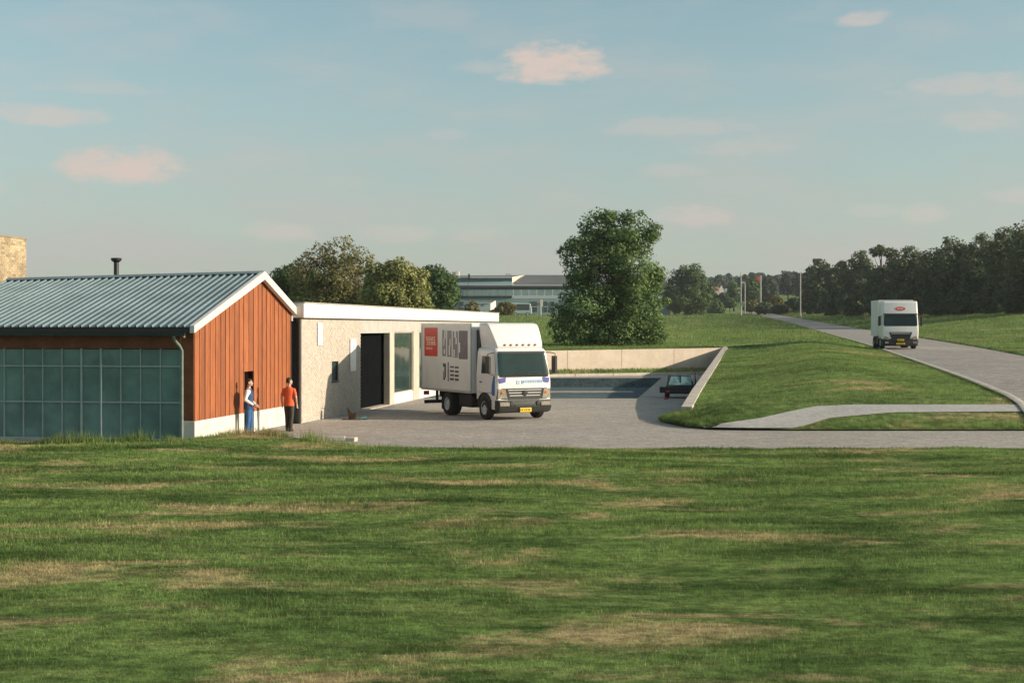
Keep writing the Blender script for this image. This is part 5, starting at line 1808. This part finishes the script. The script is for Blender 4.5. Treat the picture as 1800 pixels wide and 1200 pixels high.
t_ = thing('shed', 'pale blue-grey shed with a sunlit pinkish end, in front of the industrial building', 'shed', (fx(852), FY - 12, float(land(fx(852), FY - 12))))
k_ = 1.0
MB().box(fx(841) - fx(852), fx(863) - fx(852), 0, 5, 0, 3.6).build('wall', MT['shed'], t_)
MB().add([(fx(863) - fx(852), 0, 0), (fx(863.4) - fx(852), 0, 3.6), (fx(872) - fx(852), 3, 4.5), (fx(873) - fx(852), 5, 0)], [(0, 1, 2, 3), (3, 2, 1, 0)]).build('end_wall', MT['house_white'], t_)  # pinkish colour stands for the sun falling on this end
MB().box(fx(840.5) - fx(852), fx(863.2) - fx(852), -.2, 5.2, 3.6, 3.85).build('roof', MT['ind_pale'], t_)
MB().box(fx(847) - fx(852), fx(852) - fx(852), -.05, .0, 2.9, 3.3).build('vent', MT['ind_dark'], t_)
o = MB().box(-1.25, 1.25, 0, 2.5, 0, 1.9).build('cabinet', MT['lintel'], bevel=.08)
o.location = (fx(815.5), FY - 12, float(land(fx(815), FY - 12)))
tag(o, 'low pale grey cabinet between the mid green tree and the olive bush far off', 'cabinet')
vn = thing('van', 'pale van with dark windows parked in front of the industrial building', 'van', (fx(917), FY - 8, float(land(fx(917), FY - 8))))
MB().prism([(-3.2, .5), (2.9, .5), (2.95, 1.6), (2.5, 3.6), (-3.2, 3.7)], lambda u, v, d: (u, d, v), 0, 2.2).build('body', MT['shed'], vn, bevel=.2)
MB().box(-2.9, -1.6, -.03, .0, 1.7, 3.3).build('window', MT['win'], vn)
MB().box(-1.45, 2.2, -.03, .0, 1.6, 3.35).build('window', MT['win'], vn)
for x in (-2.0, 1.7):
    wl = bpy.data.objects.new('wheel', None); col.objects.link(wl); wl.parent = vn; wl.location = (x, .1, .5)
    MB().lathe([(.3, -.12), (.5, -.12), (.5, .12), (.3, .12)], (0, 0, 0), (0, 1, 0), 14).build('tyre', MT['rubber'], wl)
    MB().lathe([(.3, -.14), (.28, .12)], (0, 0, 0), (0, 1, 0), 12).build('rim', MT['rim'], wl)
t_ = thing('sign_post', 'thin white post with a small pale plate in front of the industrial building', 'post', (fx(949), FY - 12, float(land(fx(949), FY - 12))))
MB().tube([(0, 0, 0), (0, 0, 4.6)], .2, 8).build('post', MT['pole'], t_)
MB().box(-.1, .62, -.2, .1, 2.6, 4.7).build('plate', MT['house_white'], t_)
tree('bush', 'round golden-green bush in front of the industrial building', FY - 16, [(888, 541, 15, 11), (880, 545, 10, 8), (896, 546, 10, 9)], 2200, .8, MT['leaf_gold'], 200, cat='bush', trunk_px=888, limbs=2)
tree('bush', 'dark low bush touching the golden-green bush on its left', FY - 17, [(873, 547, 9, 6), (866, 549, 6, 4)], 900, .7, MT['leaf_dark'], 201, cat='bush', trunk_px=872, limbs=2)
tree('bush', 'olive brown bush between the grey cabinet and the pale shed', FY - 14, [(832, 538, 9, 10), (826, 542, 9, 10), (835, 545, 8, 8)], 1500, .8, MT['leaf_olive'], 202, cat='bush', trunk_px=830, limbs=2)

# ------------------------------------------------------------------ poles, sign, houses over the road


def pole(px, top, Yp, r, label, arms=(), base=None):
    X_ = PX(px, Yp); zb_ = float(land(X_, Yp)) - .1
    t_ = thing('pole', label, 'pole', (X_, Yp, zb_))
    MB().tube([(0, 0, 0), (0, 0, PZ(top, Yp) - zb_)], r, 10, r1=r * .75).build('shaft', MT['pole'], t_, smooth=True)
    MB().tube([(0, 0, 0), (0, 0, 1.2)], r * 1.35, 10).build('base_sleeve', MT['pole'], t_)
    for (x0, x1, z) in arms:
        MB().box((x0 - px) * Yp / F, (x1 - px) * Yp / F, -.06, .06, PZ(z, Yp) - zb_ - .25, PZ(z, Yp) - zb_ + .25).build('bracket_plate', MT['pole'], t_)
    return t_


pole(1302.5, 479, 400, .17, 'tall pale pole on the grass left of the far road', ((1298.5, 1302, 506.5), (1297, 1301.5, 514)))
pole(1407, 478, 372, .17, 'tall pale pole right of the far road, before the dark wood')
X_, Yp = PX(1309.5, 450), 450
t_ = thing('street_lamp', 'thinner lamp post with a short flat arm, behind the left hand pole', 'lamp post', (X_, Yp, float(land(X_, Yp))))
zt = PZ(497, Yp) - float(land(X_, Yp))
MB().tube([(0, 0, 0), (0, 0, zt)], .15, 8).build('post', MT['pole'], t_)
MB().box(-1.2, .18, -.16, .16, zt - .1, zt + .25).build('arm', MT['pole'], t_, bevel=.05)
X_, Yp = PX(1337, 450), 450
zb_ = float(land(X_, Yp))
t_ = thing('round_sign', 'grey post with a round red disc near its top, left of the far meadow', 'sign', (X_, Yp, zb_))
MB().tube([(0, 0, 0), (0, 0, PZ(484, Yp) - zb_)], .24, 8).build('post', MT['concrete_grey'], t_)
MB().lathe([(.45, -.15), (.66, -.1), (.66, .1), (.45, .15)], (-.85, -.2, PZ(490, Yp) - zb_), (0, -1, 0), 20).build('disc', MT['red'], t_)
MB().beam((-.6, 0, PZ(490, Yp) - zb_), (0, 0, PZ(490, Yp) - zb_), .1, .1).build('bracket', MT['black'], t_)
pole(1269, 515, 600, .22, 'short thin pole beside the far end of the road, under the red roofed house')
HY = 640.0
hs = HY / F
hz = float(land(PX(1262, HY), HY))
t_ = thing('house', 'small distant house with a reddish roof and white gable, left of the far road', 'house', (PX(1262, HY), HY, hz))
zt, ze = PZ(503.5, HY) - hz, PZ(510, HY) - hz
MB().box(-11 * hs, 3 * hs, 0, 8, 0, ze).build('wall', MT['house_white'], t_)
MB().prism([(-.6, ze), (4, zt), (8.6, ze)], lambda u, v, d: (d, u, v), -11.5 * hs, 3 * hs).build('roof', MT['house_roof'], t_)
MB().prism([(1 * hs, 0), (9 * hs, 0), (9 * hs, ze + .3), (5 * hs, zt + .5), (1 * hs, ze + .3)], lambda u, v, d: (u, d, v), -2, -.7).build('gable', MT['house_white'], t_)
t_ = thing('house', 'second distant white house right of the red roofed one', 'house', (PX(1277, HY + 20), HY + 20, hz))
MB().box(-3.4 * hs, 4 * hs, 0, 8, 0, PZ(509, HY) - hz).build('wall', MT['house_white'], t_)
MB().prism([(-3.8 * hs, PZ(509, HY) - hz), (4.4 * hs, PZ(509, HY) - hz), (2.4 * hs, PZ(505, HY) - hz), (-2.0 * hs, PZ(505, HY) - hz)], lambda u, v, d: (u, d, v), -.5, 8.5).build('roof', MT['shed'], t_)
X_, Yp = PX(1455.5, 372), 372
o = MB().tube([(0, 0, -.2), (.05, 0, 1.0), (-.03, 0, 1.9)], [.46, .38, .32], 9).build('tree_stump', MT['orange'], smooth=True)
o.location = (X_, Yp, float(land(X_, Yp)))
tag(o, 'sunlit orange stump at the left foot of the dark wood', 'stump')

# ------------------------------------------------------------------ the air: a thin haze over the whole valley
HB = MB().box(-1600, 1700, -60, 2750, -2.2, 62)
hz_o = HB.build('haze', [])
hm = bpy.data.materials.new('haze'); hm.use_nodes = True
nt = hm.node_tree
for n_ in list(nt.nodes): nt.nodes.remove(n_)
ho = nt.nodes.new('ShaderNodeOutputMaterial'); pv = nt.nodes.new('ShaderNodeVolumePrincipled')
pv.inputs['Color'].default_value = (.93, .95, 1.0, 1)
pv.inputs['Density'].default_value = .00012
pv.inputs['Anisotropy'].default_value = .2
nt.links.new(pv.outputs[0], ho.inputs['Volume'])
hz_o.data.materials.append(hm)
tag(hz_o, 'thin pale evening haze over the valley', 'haze', kind='stuff')
